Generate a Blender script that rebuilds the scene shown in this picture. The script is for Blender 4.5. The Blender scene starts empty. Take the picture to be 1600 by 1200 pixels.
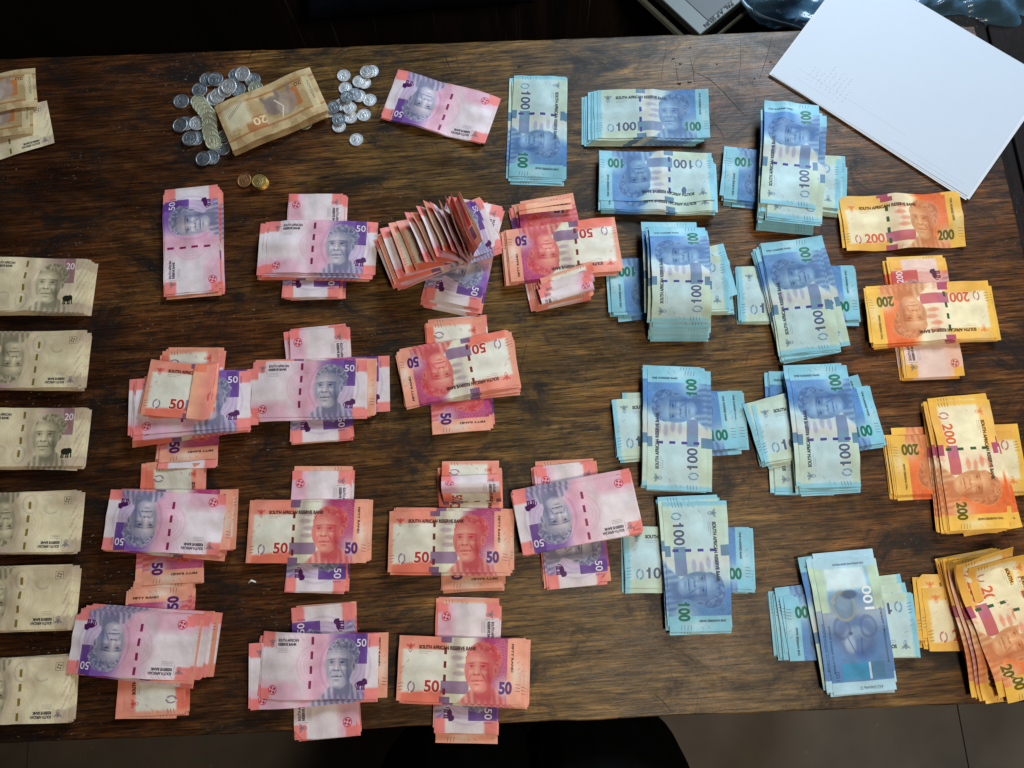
import bpy, math, random
import numpy as np
from mathutils import Matrix, Vector, noise as mnoise

RNG = random.Random(11)
NR = np.random.RandomState(5)
scene = bpy.context.scene
C = scene.collection

# ------------------------------------------------------------------ camera
TZ = 0.76                                  # height of the table top
F_PX, TILT, ROLL, CAM_H = 1214.1, 0.21289, -0.07731, 0.93789
camd = bpy.data.cameras.new('camera')
camd.sensor_width = 36.0
camd.lens = 36.0 * F_PX / 1600.0
camd.clip_start, camd.clip_end = 0.02, 50
cam = bpy.data.objects.new('camera', camd)
C.objects.link(cam)
cam.matrix_world = Matrix.Translation((0, 0, TZ + CAM_H)) @ Matrix.Rotation(TILT, 4, 'X') @ Matrix.Rotation(ROLL, 4, 'Z')
scene.camera = cam

# ------------------------------------------------------------------ light
world = bpy.data.worlds.new('World')
scene.world = world
world.use_nodes = True
bg = world.node_tree.nodes['Background']
bg.inputs[0].default_value = (1.0, 0.93, 0.84, 1)
bg.inputs[1].default_value = 0.02


def area(name, loc, target, sx, sy, power, color):
    l = bpy.data.lights.new(name, 'AREA')
    l.shape, l.size, l.size_y, l.energy, l.color = 'RECTANGLE', sx, sy, power, color
    o = bpy.data.objects.new(name, l)
    C.objects.link(o)
    o.location = loc
    o.rotation_euler = (Vector(target) - Vector(loc)).to_track_quat('-Z', 'Y').to_euler()
    return o


area('window_light', (1.10, 2.0, TZ + 1.5), (0.15, 0.25, TZ), 0.9, 0.75, 67, (0.68, 0.85, 1.0))
area('ceiling_lamp', (0.46, -0.30, TZ + 1.50), (0.25, 0.1, TZ), 0.3, 0.3, 14.5, (1.0, 0.87, 0.70))

scene.view_settings.view_transform = 'Standard'
scene.view_settings.look = 'None'
scene.view_settings.exposure = 0
scene.view_settings.gamma = 1
scene.cycles.max_bounces = 6
scene.cycles.use_denoising = True

# ------------------------------------------------------------------ helpers
_c, _s = math.cos(ROLL), math.sin(ROLL)
_ct, _st = math.cos(TILT), math.sin(TILT)


def at(px, py, z=0.0):
    """point of the photograph -> metres on the level z (m above the table top)"""
    x, y = (px - 800) / F_PX, -(py - 600) / F_PX
    x, y = _c * x - _s * y, _s * x + _c * y
    dx, dy, dz = x, _ct * y + _st, _st * y - _ct
    t = (z - CAM_H) / dz
    return Vector((dx * t, dy * t, TZ + z))


def tag(o, label=None, cat=None, group=None, kind=None):
    if label: o['label'] = label
    if cat: o['category'] = cat
    if group: o['group'] = group
    if kind: o['kind'] = kind
    return o


def empty(name, loc, rz=0.0):
    o = bpy.data.objects.new(name, None)
    o.empty_display_size = 0.02
    C.objects.link(o)
    o.location = loc
    o.rotation_euler = (0, 0, rz)
    return o


def link(name, me, parent=None, mats=()):
    o = bpy.data.objects.new(name, me)
    C.objects.link(o)
    o.parent = parent
    for m in mats:
        me.materials.append(m)
    return o


def mesh(name, v, f, smooth=False, mi=None):
    me = bpy.data.meshes.new(name)
    me.from_pydata([tuple(p) for p in v], [], [tuple(p) for p in f])
    if smooth: me.polygons.foreach_set('use_smooth', [True] * len(me.polygons))
    if mi is not None: me.polygons.foreach_set('material_index', mi)
    me.update()
    return me


class MB:
    def __init__(s): s.v, s.f = [], []

    def box(s, lo, hi, ang=0.0, ctr=(0, 0)):
        b = len(s.v)
        ca, sa = math.cos(ang), math.sin(ang)
        for z in (lo[2], hi[2]):
            for x, y in ((lo[0], lo[1]), (hi[0], lo[1]), (hi[0], hi[1]), (lo[0], hi[1])):
                s.v.append((ctr[0] + ca * x - sa * y, ctr[1] + sa * x + ca * y, z))
        s.f += [tuple(b + i for i in q) for q in ((3, 2, 1, 0), (4, 5, 6, 7), (0, 1, 5, 4), (1, 2, 6, 5), (2, 3, 7, 6), (3, 0, 4, 7))]
        return s

    def prism(s, pts, z0, z1):
        b, n = len(s.v), len(pts)
        s.v += [(p[0], p[1], z0) for p in pts] + [(p[0], p[1], z1) for p in pts]
        s.f += [tuple(range(b + n - 1, b - 1, -1)), tuple(range(b + n, b + 2 * n))]
        s.f += [(b + i, b + (i + 1) % n, b + n + (i + 1) % n, b + n + i) for i in range(n)]
        return s

    def tube(s, pts, rad, k=10):
        b = len(s.v)
        pts = [Vector(p) for p in pts]
        for i, p in enumerate(pts):
            d = (pts[min(i + 1, len(pts) - 1)] - pts[max(i - 1, 0)]).normalized()
            a = d.orthogonal().normalized() if abs(d.z) < .9 else Vector((1, 0, 0)) - d * d.x
            a.normalize(); c = d.cross(a)
            r = rad[i] if isinstance(rad, (list, tuple)) else rad
            for j in range(k):
                t = 2 * math.pi * j / k
                s.v.append(p + a * (r * math.cos(t)) + c * (r * math.sin(t)))
        for i in range(len(pts) - 1):
            for j in range(k):
                q = b + i * k
                s.f.append((q + j, q + (j + 1) % k, q + k + (j + 1) % k, q + k + j))
        s.f += [tuple(b + k - 1 - j for j in range(k)), tuple(b + (len(pts) - 1) * k + j for j in range(k))]
        return s

    def build(s, name, mat, parent=None, smooth=False, bevel=0):
        o = link(name, mesh(name, s.v, s.f, smooth), parent, [mat] if mat else [])
        if bevel:
            m = o.modifiers.new('bevel', 'BEVEL'); m.width = bevel; m.segments = 2; m.limit_method = 'ANGLE'
        return o


def new_mat(name):
    m = bpy.data.materials.new(name)
    m.use_nodes = True
    nt = m.node_tree
    return m, nt, nt.nodes['Principled BSDF']


def N(nt, typ, **kw):
    n = nt.nodes.new(typ)
    for k, v in kw.items():
        if k.startswith('i_'):
            n.inputs[int(k[2:]) if k[2:].isdigit() else k[2:]].default_value = v
        else:
            setattr(n, k, v)
    return n


def mixc(nt, a, b, fac, blend='MIX'):
    n = nt.nodes.new('ShaderNodeMix')
    n.data_type, n.blend_type = 'RGBA', blend
    for sock, val in ((n.inputs[0], fac), (n.inputs[6], a), (n.inputs[7], b)):
        if hasattr(val, 'links') or isinstance(val, bpy.types.NodeSocket): nt.links.new(val, sock)
        else: sock.default_value = val
    return n.outputs[2]


def ramp(nt, src, stops):
    n = nt.nodes.new('ShaderNodeValToRGB')
    nt.links.new(src, n.inputs[0])
    el = n.color_ramp.elements
    while len(el) < len(stops): el.new(0.5)
    for e, (p, col) in zip(el, stops):
        e.position = p
        e.color = (*col, 1) if len(col) == 3 else col
    return n.outputs[0]


def noisy(nt, scale, rot=0.0, sc=(1, 1, 1), detail=4, rough=0.55, dist=0.0, off=(0, 0, 0)):
    tc = N(nt, 'ShaderNodeTexCoord')
    mp = N(nt, 'ShaderNodeMapping')
    mp.inputs['Rotation'].default_value = (0, 0, rot)
    mp.inputs['Scale'].default_value = sc
    mp.inputs['Location'].default_value = off
    vr = N(nt, 'ShaderNodeVectorRotate', rotation_type='Z_AXIS')
    vr.inputs['Angle'].default_value = -rot
    mp.inputs['Rotation'].default_value = (0, 0, 0)
    nt.links.new(tc.outputs['Object'], vr.inputs['Vector'])
    nt.links.new(vr.outputs[0], mp.inputs[0])
    nz = N(nt, 'ShaderNodeTexNoise')
    nz.inputs['Scale'].default_value = scale
    nz.inputs['Detail'].default_value = detail
    nz.inputs['Roughness'].default_value = rough
    nz.inputs['Distortion'].default_value = dist
    nt.links.new(mp.outputs[0], nz.inputs['Vector'])
    return nz.outputs[0]


def bump(nt, bs, h, strength, dist=0.001):
    b = N(nt, 'ShaderNodeBump')
    b.inputs['Strength'].default_value = strength
    b.inputs['Distance'].default_value = dist
    nt.links.new(h, b.inputs['Height'])
    nt.links.new(b.outputs[0], bs.inputs['Normal'])


def plain(name, col, rough=0.6, metal=0.0, var=0.25, scale=40):
    m, nt, bs = new_mat(name)
    nz = noisy(nt, scale)
    lo = tuple(c * (1 - var) for c in col); hi = tuple(min(1, c * (1 + var)) for c in col)
    nt.links.new(ramp(nt, nz, [(0.3, lo), (0.7, hi)]), bs.inputs['Base Color'])
    bs.inputs['Roughness'].default_value = rough
    bs.inputs['Metallic'].default_value = metal
    return m


def wood(name, seed, reds, greens, darks, gloss=(0.30, 0.50), planks=True):
    """old scarred hardwood: grain along x, stains, pores, knife scratches"""
    m, nt, bs = new_mat(name)
    o = (seed, seed * 1.7, 0)
    sa = noisy(nt, 1.0, sc=(8, 70, 1), detail=8, rough=0.76, dist=0.12, off=o)
    sb = noisy(nt, 1.0, sc=(19, 400, 1), detail=5, rough=0.72, off=(seed + 2, 3, 0))
    big = noisy(nt, 1.0, sc=(7, 13, 1), detail=7, rough=0.68, dist=0.5, off=(seed + 5, 6, 0))
    blot = noisy(nt, 1.0, sc=(9, 14, 1), detail=10, rough=0.74, dist=0.7, off=(seed + 9, 1, 0))
    pore = noisy(nt, 1.0, sc=(34, 560, 1), detail=3, rough=0.6, off=(seed, 8, 0))
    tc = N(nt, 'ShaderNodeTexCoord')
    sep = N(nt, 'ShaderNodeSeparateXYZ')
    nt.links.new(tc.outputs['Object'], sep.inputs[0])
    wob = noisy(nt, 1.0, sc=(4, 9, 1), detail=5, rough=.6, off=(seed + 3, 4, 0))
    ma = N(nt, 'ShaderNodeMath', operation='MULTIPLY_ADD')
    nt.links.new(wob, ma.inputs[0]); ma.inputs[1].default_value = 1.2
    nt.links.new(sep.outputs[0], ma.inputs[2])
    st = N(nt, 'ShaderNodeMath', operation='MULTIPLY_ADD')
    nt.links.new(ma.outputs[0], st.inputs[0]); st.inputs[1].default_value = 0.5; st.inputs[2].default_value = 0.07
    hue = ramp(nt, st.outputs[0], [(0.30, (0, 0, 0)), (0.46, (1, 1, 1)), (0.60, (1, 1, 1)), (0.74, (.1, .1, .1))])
    left_shade = ramp(nt, st.outputs[0], [(0.16, (.30, .27, .27)), (0.44, (1, 1, 1))])  # shade of the dim low-x (left) end, put into the wood colour
    base = mixc(nt, ramp(nt, sa, [(0.24, reds[0]), (0.5, reds[1]), (0.78, reds[2])]),
                ramp(nt, sa, [(0.24, greens[0]), (0.5, greens[1]), (0.78, greens[2])]), hue)
    base = mixc(nt, base, ramp(nt, sb, [(0.36, (.25, .22, .20)), (0.5, (.95, .95, .95)), (0.64, (1.9, 1.8, 1.6))]), 0.92, 'MULTIPLY')
    base = mixc(nt, base, ramp(nt, big, [(0.32, (.40, .37, .35)), (0.5, (1, 1, 1)), (0.68, (1.7, 1.6, 1.45))]), 1.0, 'MULTIPLY')
    base = mixc(nt, base, left_shade, 1.0, 'MULTIPLY')
    base = mixc(nt, base, darks, ramp(nt, blot, [(0.50, (0, 0, 0)), (0.61, (0.88, 0.88, 0.88))]))
    base = mixc(nt, base, (.005, .004, .0035, 1), ramp(nt, pore, [(0.57, (0, 0, 0)), (0.65, (.9, .9, .9))]))
    for rot, sc, off in ((1.25, (9, 300, 1), 2), (1.75, (12, 340, 1), 5), (0.75, (10, 360, 1), 7), (2.3, (12, 360, 1), 11)):
        s = noisy(nt, 1.0, rot=rot, sc=sc, detail=2, rough=0.5, off=(off, off, 0))
        base = mixc(nt, base, (.008, .007, .008, 1), ramp(nt, s, [(0.71, (0, 0, 0)), (0.76, (.6, .6, .6))]))
    fleck = noisy(nt, 1.0, sc=(200, 420, 1), detail=3, rough=.7, off=(seed, 3, 0))
    fl2 = noisy(nt, 1.0, sc=(9, 16, 1), detail=4, off=(3, seed, 0))
    fm = N(nt, 'ShaderNodeMath', operation='MULTIPLY')
    nt.links.new(ramp(nt, fleck, [(0.64, (0, 0, 0)), (0.71, (1, 1, 1))]), fm.inputs[0])
    nt.links.new(ramp(nt, fl2, [(0.48, (0, 0, 0)), (0.62, (1, 1, 1))]), fm.inputs[1])
    base = mixc(nt, base, (.20, .185, .15, 1), fm.outputs[0])
    nt.links.new(base, bs.inputs['Base Color'])
    bs.inputs['Specular IOR Level'].default_value = 0.25
    nt.links.new(ramp(nt, blot, [(0.35, (gloss[0],) * 3), (0.65, (gloss[1],) * 3)]), bs.inputs['Roughness'])
    bump(nt, bs, sb, 0.5, 0.0007)
    return m


M = {}
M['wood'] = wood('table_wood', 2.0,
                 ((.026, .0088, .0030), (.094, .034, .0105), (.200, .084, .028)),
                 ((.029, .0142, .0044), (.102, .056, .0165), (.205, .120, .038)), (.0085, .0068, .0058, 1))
M['bench'] = wood('bench_wood', 6.0, ((.008, .003, .002), (.018, .007, .005), (.03, .012, .008)),
                  ((.010, .005, .003), (.02, .011, .006), (.035, .02, .01)), (.005, .004, .003, 1), (.7, .85))
M['gouge'] = plain('scratch_dirt', (.010, .008, .009), 0.85)
M['paper'] = plain('white_paper', (.62, .65, .70), 0.7, var=0.015, scale=8)
M['card'] = plain('grey_card', (.16, .17, .16), 0.75)
M['silver'] = plain('coin_nickel', (.78, .80, .82), 0.52, 1.0, 0.2, 300)
M['dull'] = plain('coin_worn_nickel', (.40, .44, .48), 0.46, 1.0, 0.3, 260)
M['green'] = plain('coin_bronze_plate', (.62, .64, .48), 0.50, 1.0, 0.15, 260)
M['gold'] = plain('coin_brass', (.70, .50, .18), 0.45, 1.0, 0.2, 260)
M['copper'] = plain('coin_copper', (.52, .28, .13), 0.55, 1.0, 0.2, 260)
M['floor'] = plain('floor_screed', (.112, .088, .064), 0.6, var=0.3, scale=5)
_m = M['floor']; _nt = _m.node_tree; _bs = _nt.nodes['Principled BSDF']          # pale scuffs on the screed
_base = _bs.inputs['Base Color'].links[0].from_socket
_nt.links.new(mixc(_nt, _base, (.26, .235, .20, 1), ramp(_nt, noisy(_nt, 1.0, rot=.9, sc=(30, 75, 1), detail=3, off=(4, 2, 0)), [(0.69, (0, 0, 0)), (0.76, (.8, .8, .8))])), _bs.inputs['Base Color'])
M['joint'] = plain('floor_joint', (.04, .035, .03), 0.9)
M['trouser'] = plain('black_trousers', (.002, .002, .0022), 1.0)
M['shoe'] = plain('black_leather', (.008, .008, .008), 0.35)
M['navy'] = plain('navy_cloth', (.0012, .0015, .003), 1.0)
for k_ in ('trouser', 'navy'): M[k_].node_tree.nodes['Principled BSDF'].inputs['Specular IOR Level'].default_value = 0.05
M['skin'] = plain('brown_skin', (.12, .06, .035), 0.55)
M['crumb'] = plain('crumb', (.7, .66, .6), 0.8)
M['thread'] = plain('thread', (.30, .22, .13), 0.8)
M['file_grey'] = plain('file_cover', (.05, .062, .055), 0.45, var=0.1, scale=6)
M['file_edge'] = plain('file_edge', (.22, .25, .22), 0.5, var=0.1)
M['file_dark'] = plain('file_label_panel', (.030, .031, .034), 0.5, var=0.15)
M['ink'] = plain('ink', (.015, .015, .015), 0.7)

M['seam'] = plain('plastic_seam', (.16, .27, .38), 0.25, var=.3, scale=20)
m, nt, bs = new_mat('clear_blue_plastic')
bs.inputs['Base Color'].default_value = (.09, .20, .31, 1)
bs.inputs['Roughness'].default_value = 0.16
bs.inputs['Alpha'].default_value = 0.72
bump(nt, bs, noisy(nt, 14, detail=5), 0.5, 0.01)
M['plastic'] = m

# ------------------------------------------------------------------ banknote prints (painted here in numpy; 5 px per mm, row 0 = bottom)
PM = 5
_glyph = {}


def glyphs(body, bold=0.0):
    k = (body, bold)
    if k not in _glyph:
        cu = bpy.data.curves.new('lettering', 'FONT')
        cu.body, cu.offset, cu.resolution_u = body, bold, 4
        ob = bpy.data.objects.new('lettering', cu)
        C.objects.link(ob)
        dg = bpy.context.evaluated_depsgraph_get()
        ev = ob.evaluated_get(dg)
        me = ev.to_mesh()
        me.calc_loop_triangles()
        v = np.array([p.co[:2] for p in me.vertices])
        t = np.array([lt.vertices[:] for lt in me.loop_triangles])
        ev.to_mesh_clear()
        bpy.data.objects.remove(ob)
        bpy.data.curves.remove(cu)
        _glyph[k] = (v, t)
    return _glyph[k]


def text_mask(body, h_mm, w_mm=None, bold=0.0, ss=3):
    v, t = glyphs(body, bold)
    lo, hi = v.min(0), v.max(0)
    s = h_mm * PM * ss / 0.73
    sx = s if w_mm is None else w_mm * PM * ss / (hi[0] - lo[0])
    p = (v - [lo[0], min(lo[1], 0)]) * [sx, s]
    W, H = int(p[:, 0].max()) + 2, int(p[:, 1].max()) + 2
    W += -W % ss; H += -H % ss
    m = np.zeros((H, W))
    for a, b, c in p[t]:
        x0, x1 = int(min(a[0], b[0], c[0])), int(max(a[0], b[0], c[0])) + 2
        y0, y1 = int(min(a[1], b[1], c[1])), int(max(a[1], b[1], c[1])) + 2
        yy, xx = np.mgrid[y0:min(y1, H), x0:min(x1, W)] + 0.5
        d = (b[0] - a[0]) * (c[1] - a[1]) - (b[1] - a[1]) * (c[0] - a[0])
        if abs(d) < 1e-9: continue
        w1 = ((xx - a[0]) * (c[1] - a[1]) - (yy - a[1]) * (c[0] - a[0])) / d
        w2 = ((b[0] - a[0]) * (yy - a[1]) - (b[1] - a[1]) * (xx - a[0])) / d
        m[y0:y1, x0:x1][(w1 >= 0) & (w2 >= 0) & (w1 + w2 <= 1)] = 1
    return m.reshape(H // ss, ss, W // ss, ss).mean((1, 3))


def vnoise(h, w, cell, seed):
    r = np.random.RandomState(seed)
    out, amp, tot = np.zeros((h, w)), 1.0, 0
    while cell >= 2 and amp > 0.1:
        g = r.rand(int(h / cell) + 3, int(w / cell) + 3)
        y, x = np.mgrid[0:h, 0:w] / cell
        yi, xi = y.astype(int), x.astype(int)
        fy, fx = y - yi, x - xi
        fy, fx = fy * fy * (3 - 2 * fy), fx * fx * (3 - 2 * fx)
        out += amp * ((g[yi, xi] * (1 - fx) + g[yi, xi + 1] * fx) * (1 - fy) + (g[yi + 1, xi] * (1 - fx) + g[yi + 1, xi + 1] * fx) * fy)
        tot += amp; amp *= 0.5; cell /= 2
    return out / tot


class Print:
    def __init__(s, L, W, base):
        s.L, s.W = L, W
        s.w, s.h = L * PM, W * PM
        s.a = np.ones((s.h, s.w, 3)) * np.array(base) / 255.0
        yy, xx = np.mgrid[0:s.h, 0:s.w]
        s.x, s.y = (xx + .5) / PM, (yy + .5) / PM        # mm

    def put(s, mask, col):
        mask = mask[..., None]
        s.a = s.a * (1 - mask) + np.array(col) / 255.0 * mask

    def rect(s, x0, y0, x1, y1, col, a=1.0, soft=0.15):
        f = lambda t: np.clip(t / soft + 0.5, 0, 1)
        s.put(a * f(s.x - x0) * f(x1 - s.x) * f(s.y - y0) * f(y1 - s.y), col)

    def ell(s, cx, cy, rx, ry, col, a=1.0, ring=0, soft=0.08):
        d = np.hypot((s.x - cx) / rx, (s.y - cy) / ry)
        m = np.clip((1 - d) / soft + .5, 0, 1)
        if ring: m = m * np.clip((d - (1 - ring)) / soft + .5, 0, 1)
        s.put(a * m, col)

    def line(s, x0, y0, x1, y1, w, col, a=1.0):
        dx, dy = x1 - x0, y1 - y0
        t = np.clip(((s.x - x0) * dx + (s.y - y0) * dy) / (dx * dx + dy * dy), 0, 1)
        d = np.hypot(s.x - x0 - t * dx, s.y - y0 - t * dy)
        s.put(a * np.clip((w / 2 - d) / .2 + .5, 0, 1), col)

    def text(s, body, x, y, h, col, rot=0, w=None, bold=0.0, a=1.0):
        m = text_mask(body, h, w, bold)
        if rot == 90: m = m.T[:, ::-1]
        if rot == -90: m = m.T[::-1, :]
        ix, iy = int(x * PM), int(y * PM)
        hh, ww = min(m.shape[0], s.h - iy), min(m.shape[1], s.w - ix)
        full = np.zeros((s.h, s.w))
        full[iy:iy + hh, ix:ix + ww] = m[:hh, :ww]
        s.put(full * a, col)

    def tint(s, mask, col): s.put(np.clip(mask, 0, 1), col)

    def grain(s, seed, amt=0.06):
        n = vnoise(s.h, s.w, 60, seed) - 0.5
        f = np.sin(s.x * 2.3 + 5 * np.sin(s.y * .22)) * np.sin(s.y * 2.1 + 5 * np.sin(s.x * .17))
        s.a = np.clip(s.a * (1 + amt * 2.2 * n[..., None] + amt * 0.35 * f[..., None]), 0, 1)

    def image(s, name):
        im = bpy.data.images.new(name, s.w, s.h)
        px = np.ones((s.h, s.w, 4), np.float32)
        px[..., :3] = s.a
        im.pixels.foreach_set(px.ravel())
        im.pack()
        return im


def portrait(p, cx, cy, size, dark, light, strength=1.0, seed=1):
    """engraved head of an elderly man with short curly hair, three-quarter view (a generic face)"""
    x, y = (p.x - cx) / size, (p.y - cy) / size
    n1 = vnoise(p.h, p.w, max(4, size * PM * .07), seed); n2 = vnoise(p.h, p.w, 16, seed + 3)
    sm = lambda t, w=.06: np.clip(t / w + .5, 0, 1)
    G = lambda cx, cy, sx, sy, th=0.0: np.exp(-(((x - cx) * math.cos(th) + (y - cy) * math.sin(th)) / sx) ** 2 - ((-(x - cx) * math.sin(th) + (y - cy) * math.cos(th)) / sy) ** 2)
    tone, al = np.ones_like(x), np.zeros_like(x)

    def over(m, t):
        nonlocal tone, al
        tone = tone * (1 - m) + t * m
        al = np.maximum(al, m)
    sh = sm(-.52 - y, .1) * sm(.34 + .95 * (-.5 - y) - np.abs(x - .1), .1) * sm(y + 1.08, .12)
    over(sh * .85, .52 + .22 * np.sin(x * 30 + 4 * y) + .2 * (n1 - .5))
    over(sm(-.4 - y, .1) * sm(y + .95, .2) * sm(.3 - np.abs(x - .1), .08), .40)
    he = 1 - np.hypot((x - .10) / (.60 + .10 * (n1 - .5)), (y - .40) / (.53 + .10 * (n1 - .5)))
    over(sm(he, .05), .26 + .85 * np.clip(n1 - .34, 0, 1) + .24 * sm(-x + .1, .8) * n2)
    rx = .51 - .11 * np.clip(-y, 0, 1) ** 1.5
    fe = 1 - np.hypot((x + .03) / rx, (y - .02) / .74)
    hl = .60 - 1.25 * np.clip(x - .12, 0, 1) ** 2 - .8 * np.clip(-x - .2, 0, 1) ** 2 + .05 * (n2 - .5)
    face = sm(fe, .05) * sm(hl - y + .10 * (n1 - .5), .16)
    t = .80 - .34 * sm(x - .20, .42) - .12 * sm(-.40 - x, .2) - .18 * sm(y - .50, .3)
    for gx, gy, sx, sy, th, amp in (
            (-.31, .235, .12, .028, .14, .50), (.11, .245, .15, .030, -.12, .52),
            (-.29, .14, .085, .030, 0, .40), (.10, .145, .10, .032, 0, .42), (-.305, .135, .028, .034, 0, .45), (.075, .14, .032, .036, 0, .45),
            (-.29, .175, .10, .014, .05, .35), (.10, .18, .12, .015, -.05, .35), (-.28, .055, .10, .020, .1, .20), (.11, .055, .12, .024, -.1, .24),
            (.0, .09, .035, .14, .14, .20), (-.13, -.125, .10, .028, 0, .38), (-.215, -.11, .028, .026, 0, .42), (-.045, -.115, .034, .030, 0, .42),
            (.115, -.21, .026, .15, .5, .34), (-.335, -.21, .022, .12, -.35, .26), (-.11, -.325, .17, .018, .03, .62), (-.27, -.315, .03, .03, 0, .28), (.06, -.31, .035, .03, 0, .3), (-.11, -.285, .12, .02, 0, .20), (-.11, -.43, .10, .026, 0, .30),
            (-.1, -.70, .25, .06, 0, .26), (.29, -.30, .09, .30, .15, .26), (.26, .10, .05, .2, 0, .18), (-.1, .40, .26, .010, 0, .12), (-.1, .46, .24, .010, 0, .12), (-.43, -.1, .04, .3, 0, .14),
            (-.13, .02, .03, .13, .05, -.18), (-.15, -.06, .05, .04, 0, -.14), (-.16, .36, .2, .10, 0, -.10), (-.33, -.03, .07, .06, 0, -.14), (.15, -.04, .10, .06, 0, -.16), (-.11, -.55, .09, .05, 0, -.16), (-.11, -.375, .11, .022, 0, -.16)):
        t = t - amp * G(gx, gy, sx, sy, th)
    t = t + .05 * (n1 - .5)
    over(face, t)
    ear = sm(1 - np.hypot((x - .50) / .085, (y - .03) / .17), .15)
    over(ear, .62 - .35 * G(.51, .03, .035, .09))
    tone = np.clip(tone, 0, 1)[..., None]
    col = (np.array(dark) * (1 - tone) + np.array(light) * tone) / 255.0
    m = (al * strength)[..., None]
    p.a = p.a * (1 - m) + col * m


def coat(p, cx, cy, s, col, a=.8):
    p.ell(cx, cy - .3 * s, .38 * s, .60 * s, col, a, ring=.28)
    p.ell(cx, cy - .15 * s, .18 * s, .3 * s, col, a * .8)
    for sg in (-1, 1):
        p.line(cx + sg * .1 * s, cy + .35 * s, cx + sg * .8 * s, cy + .6 * s, .18 * s, col, a)
        p.line(cx + sg * .1 * s, cy + .15 * s, cx + sg * .7 * s, cy + .3 * s, .14 * s, col, a)
    p.ell(cx, cy + .62 * s, .22 * s, .16 * s, col, a)


def beast(p, cx, cy, s, col, kind='lion'):
    p.ell(cx, cy, .62 * s, .34 * s, col)
    p.ell(cx + .5 * s, cy + .22 * s, .40 * s, .42 * s, col)
    p.ell(cx + .74 * s, cy + .02 * s, .2 * s, .18 * s, col)
    for lx in (-.48, -.22, .22, .5):
        p.line(cx + lx * s, cy - .1 * s, cx + (lx - .08) * s, cy - .75 * s, .19 * s, col)
        p.line(cx + (lx - .08) * s, cy - .75 * s, cx + (lx + .04) * s, cy - .77 * s, .14 * s, col)
    if kind == 'elephant':
        p.ell(cx, cy + .1 * s, .68 * s, .48 * s, col)
        p.line(cx + .8 * s, cy + .1 * s, cx + .85 * s, cy - .7 * s, .18 * s, col)
    else:
        p.line(cx - .55 * s, cy + .1 * s, cx - .85 * s, cy - .2 * s, .12 * s, col)
        p.line(cx - .85 * s, cy - .2 * s, cx - .8 * s, cy - .5 * s, .12 * s, col)


def pinwheel(p, cx, cy, r, col, square=False):
    if square:
        for a, b in (((-1, -1), (1, -1)), ((1, -1), (1, 1)), ((1, 1), (-1, 1)), ((-1, 1), (-1, -1))):
            p.line(cx + a[0] * r, cy + a[1] * r, cx + b[0] * r, cy + b[1] * r, .45, col)
    else:
        p.ell(cx, cy, r, r, col, 1, ring=.14)
    for k in range(4):
        t = k * math.pi / 2 + .5
        p.ell(cx + .5 * r * math.cos(t), cy + .5 * r * math.sin(t), .27 * r, .27 * r, col, .9)


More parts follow.
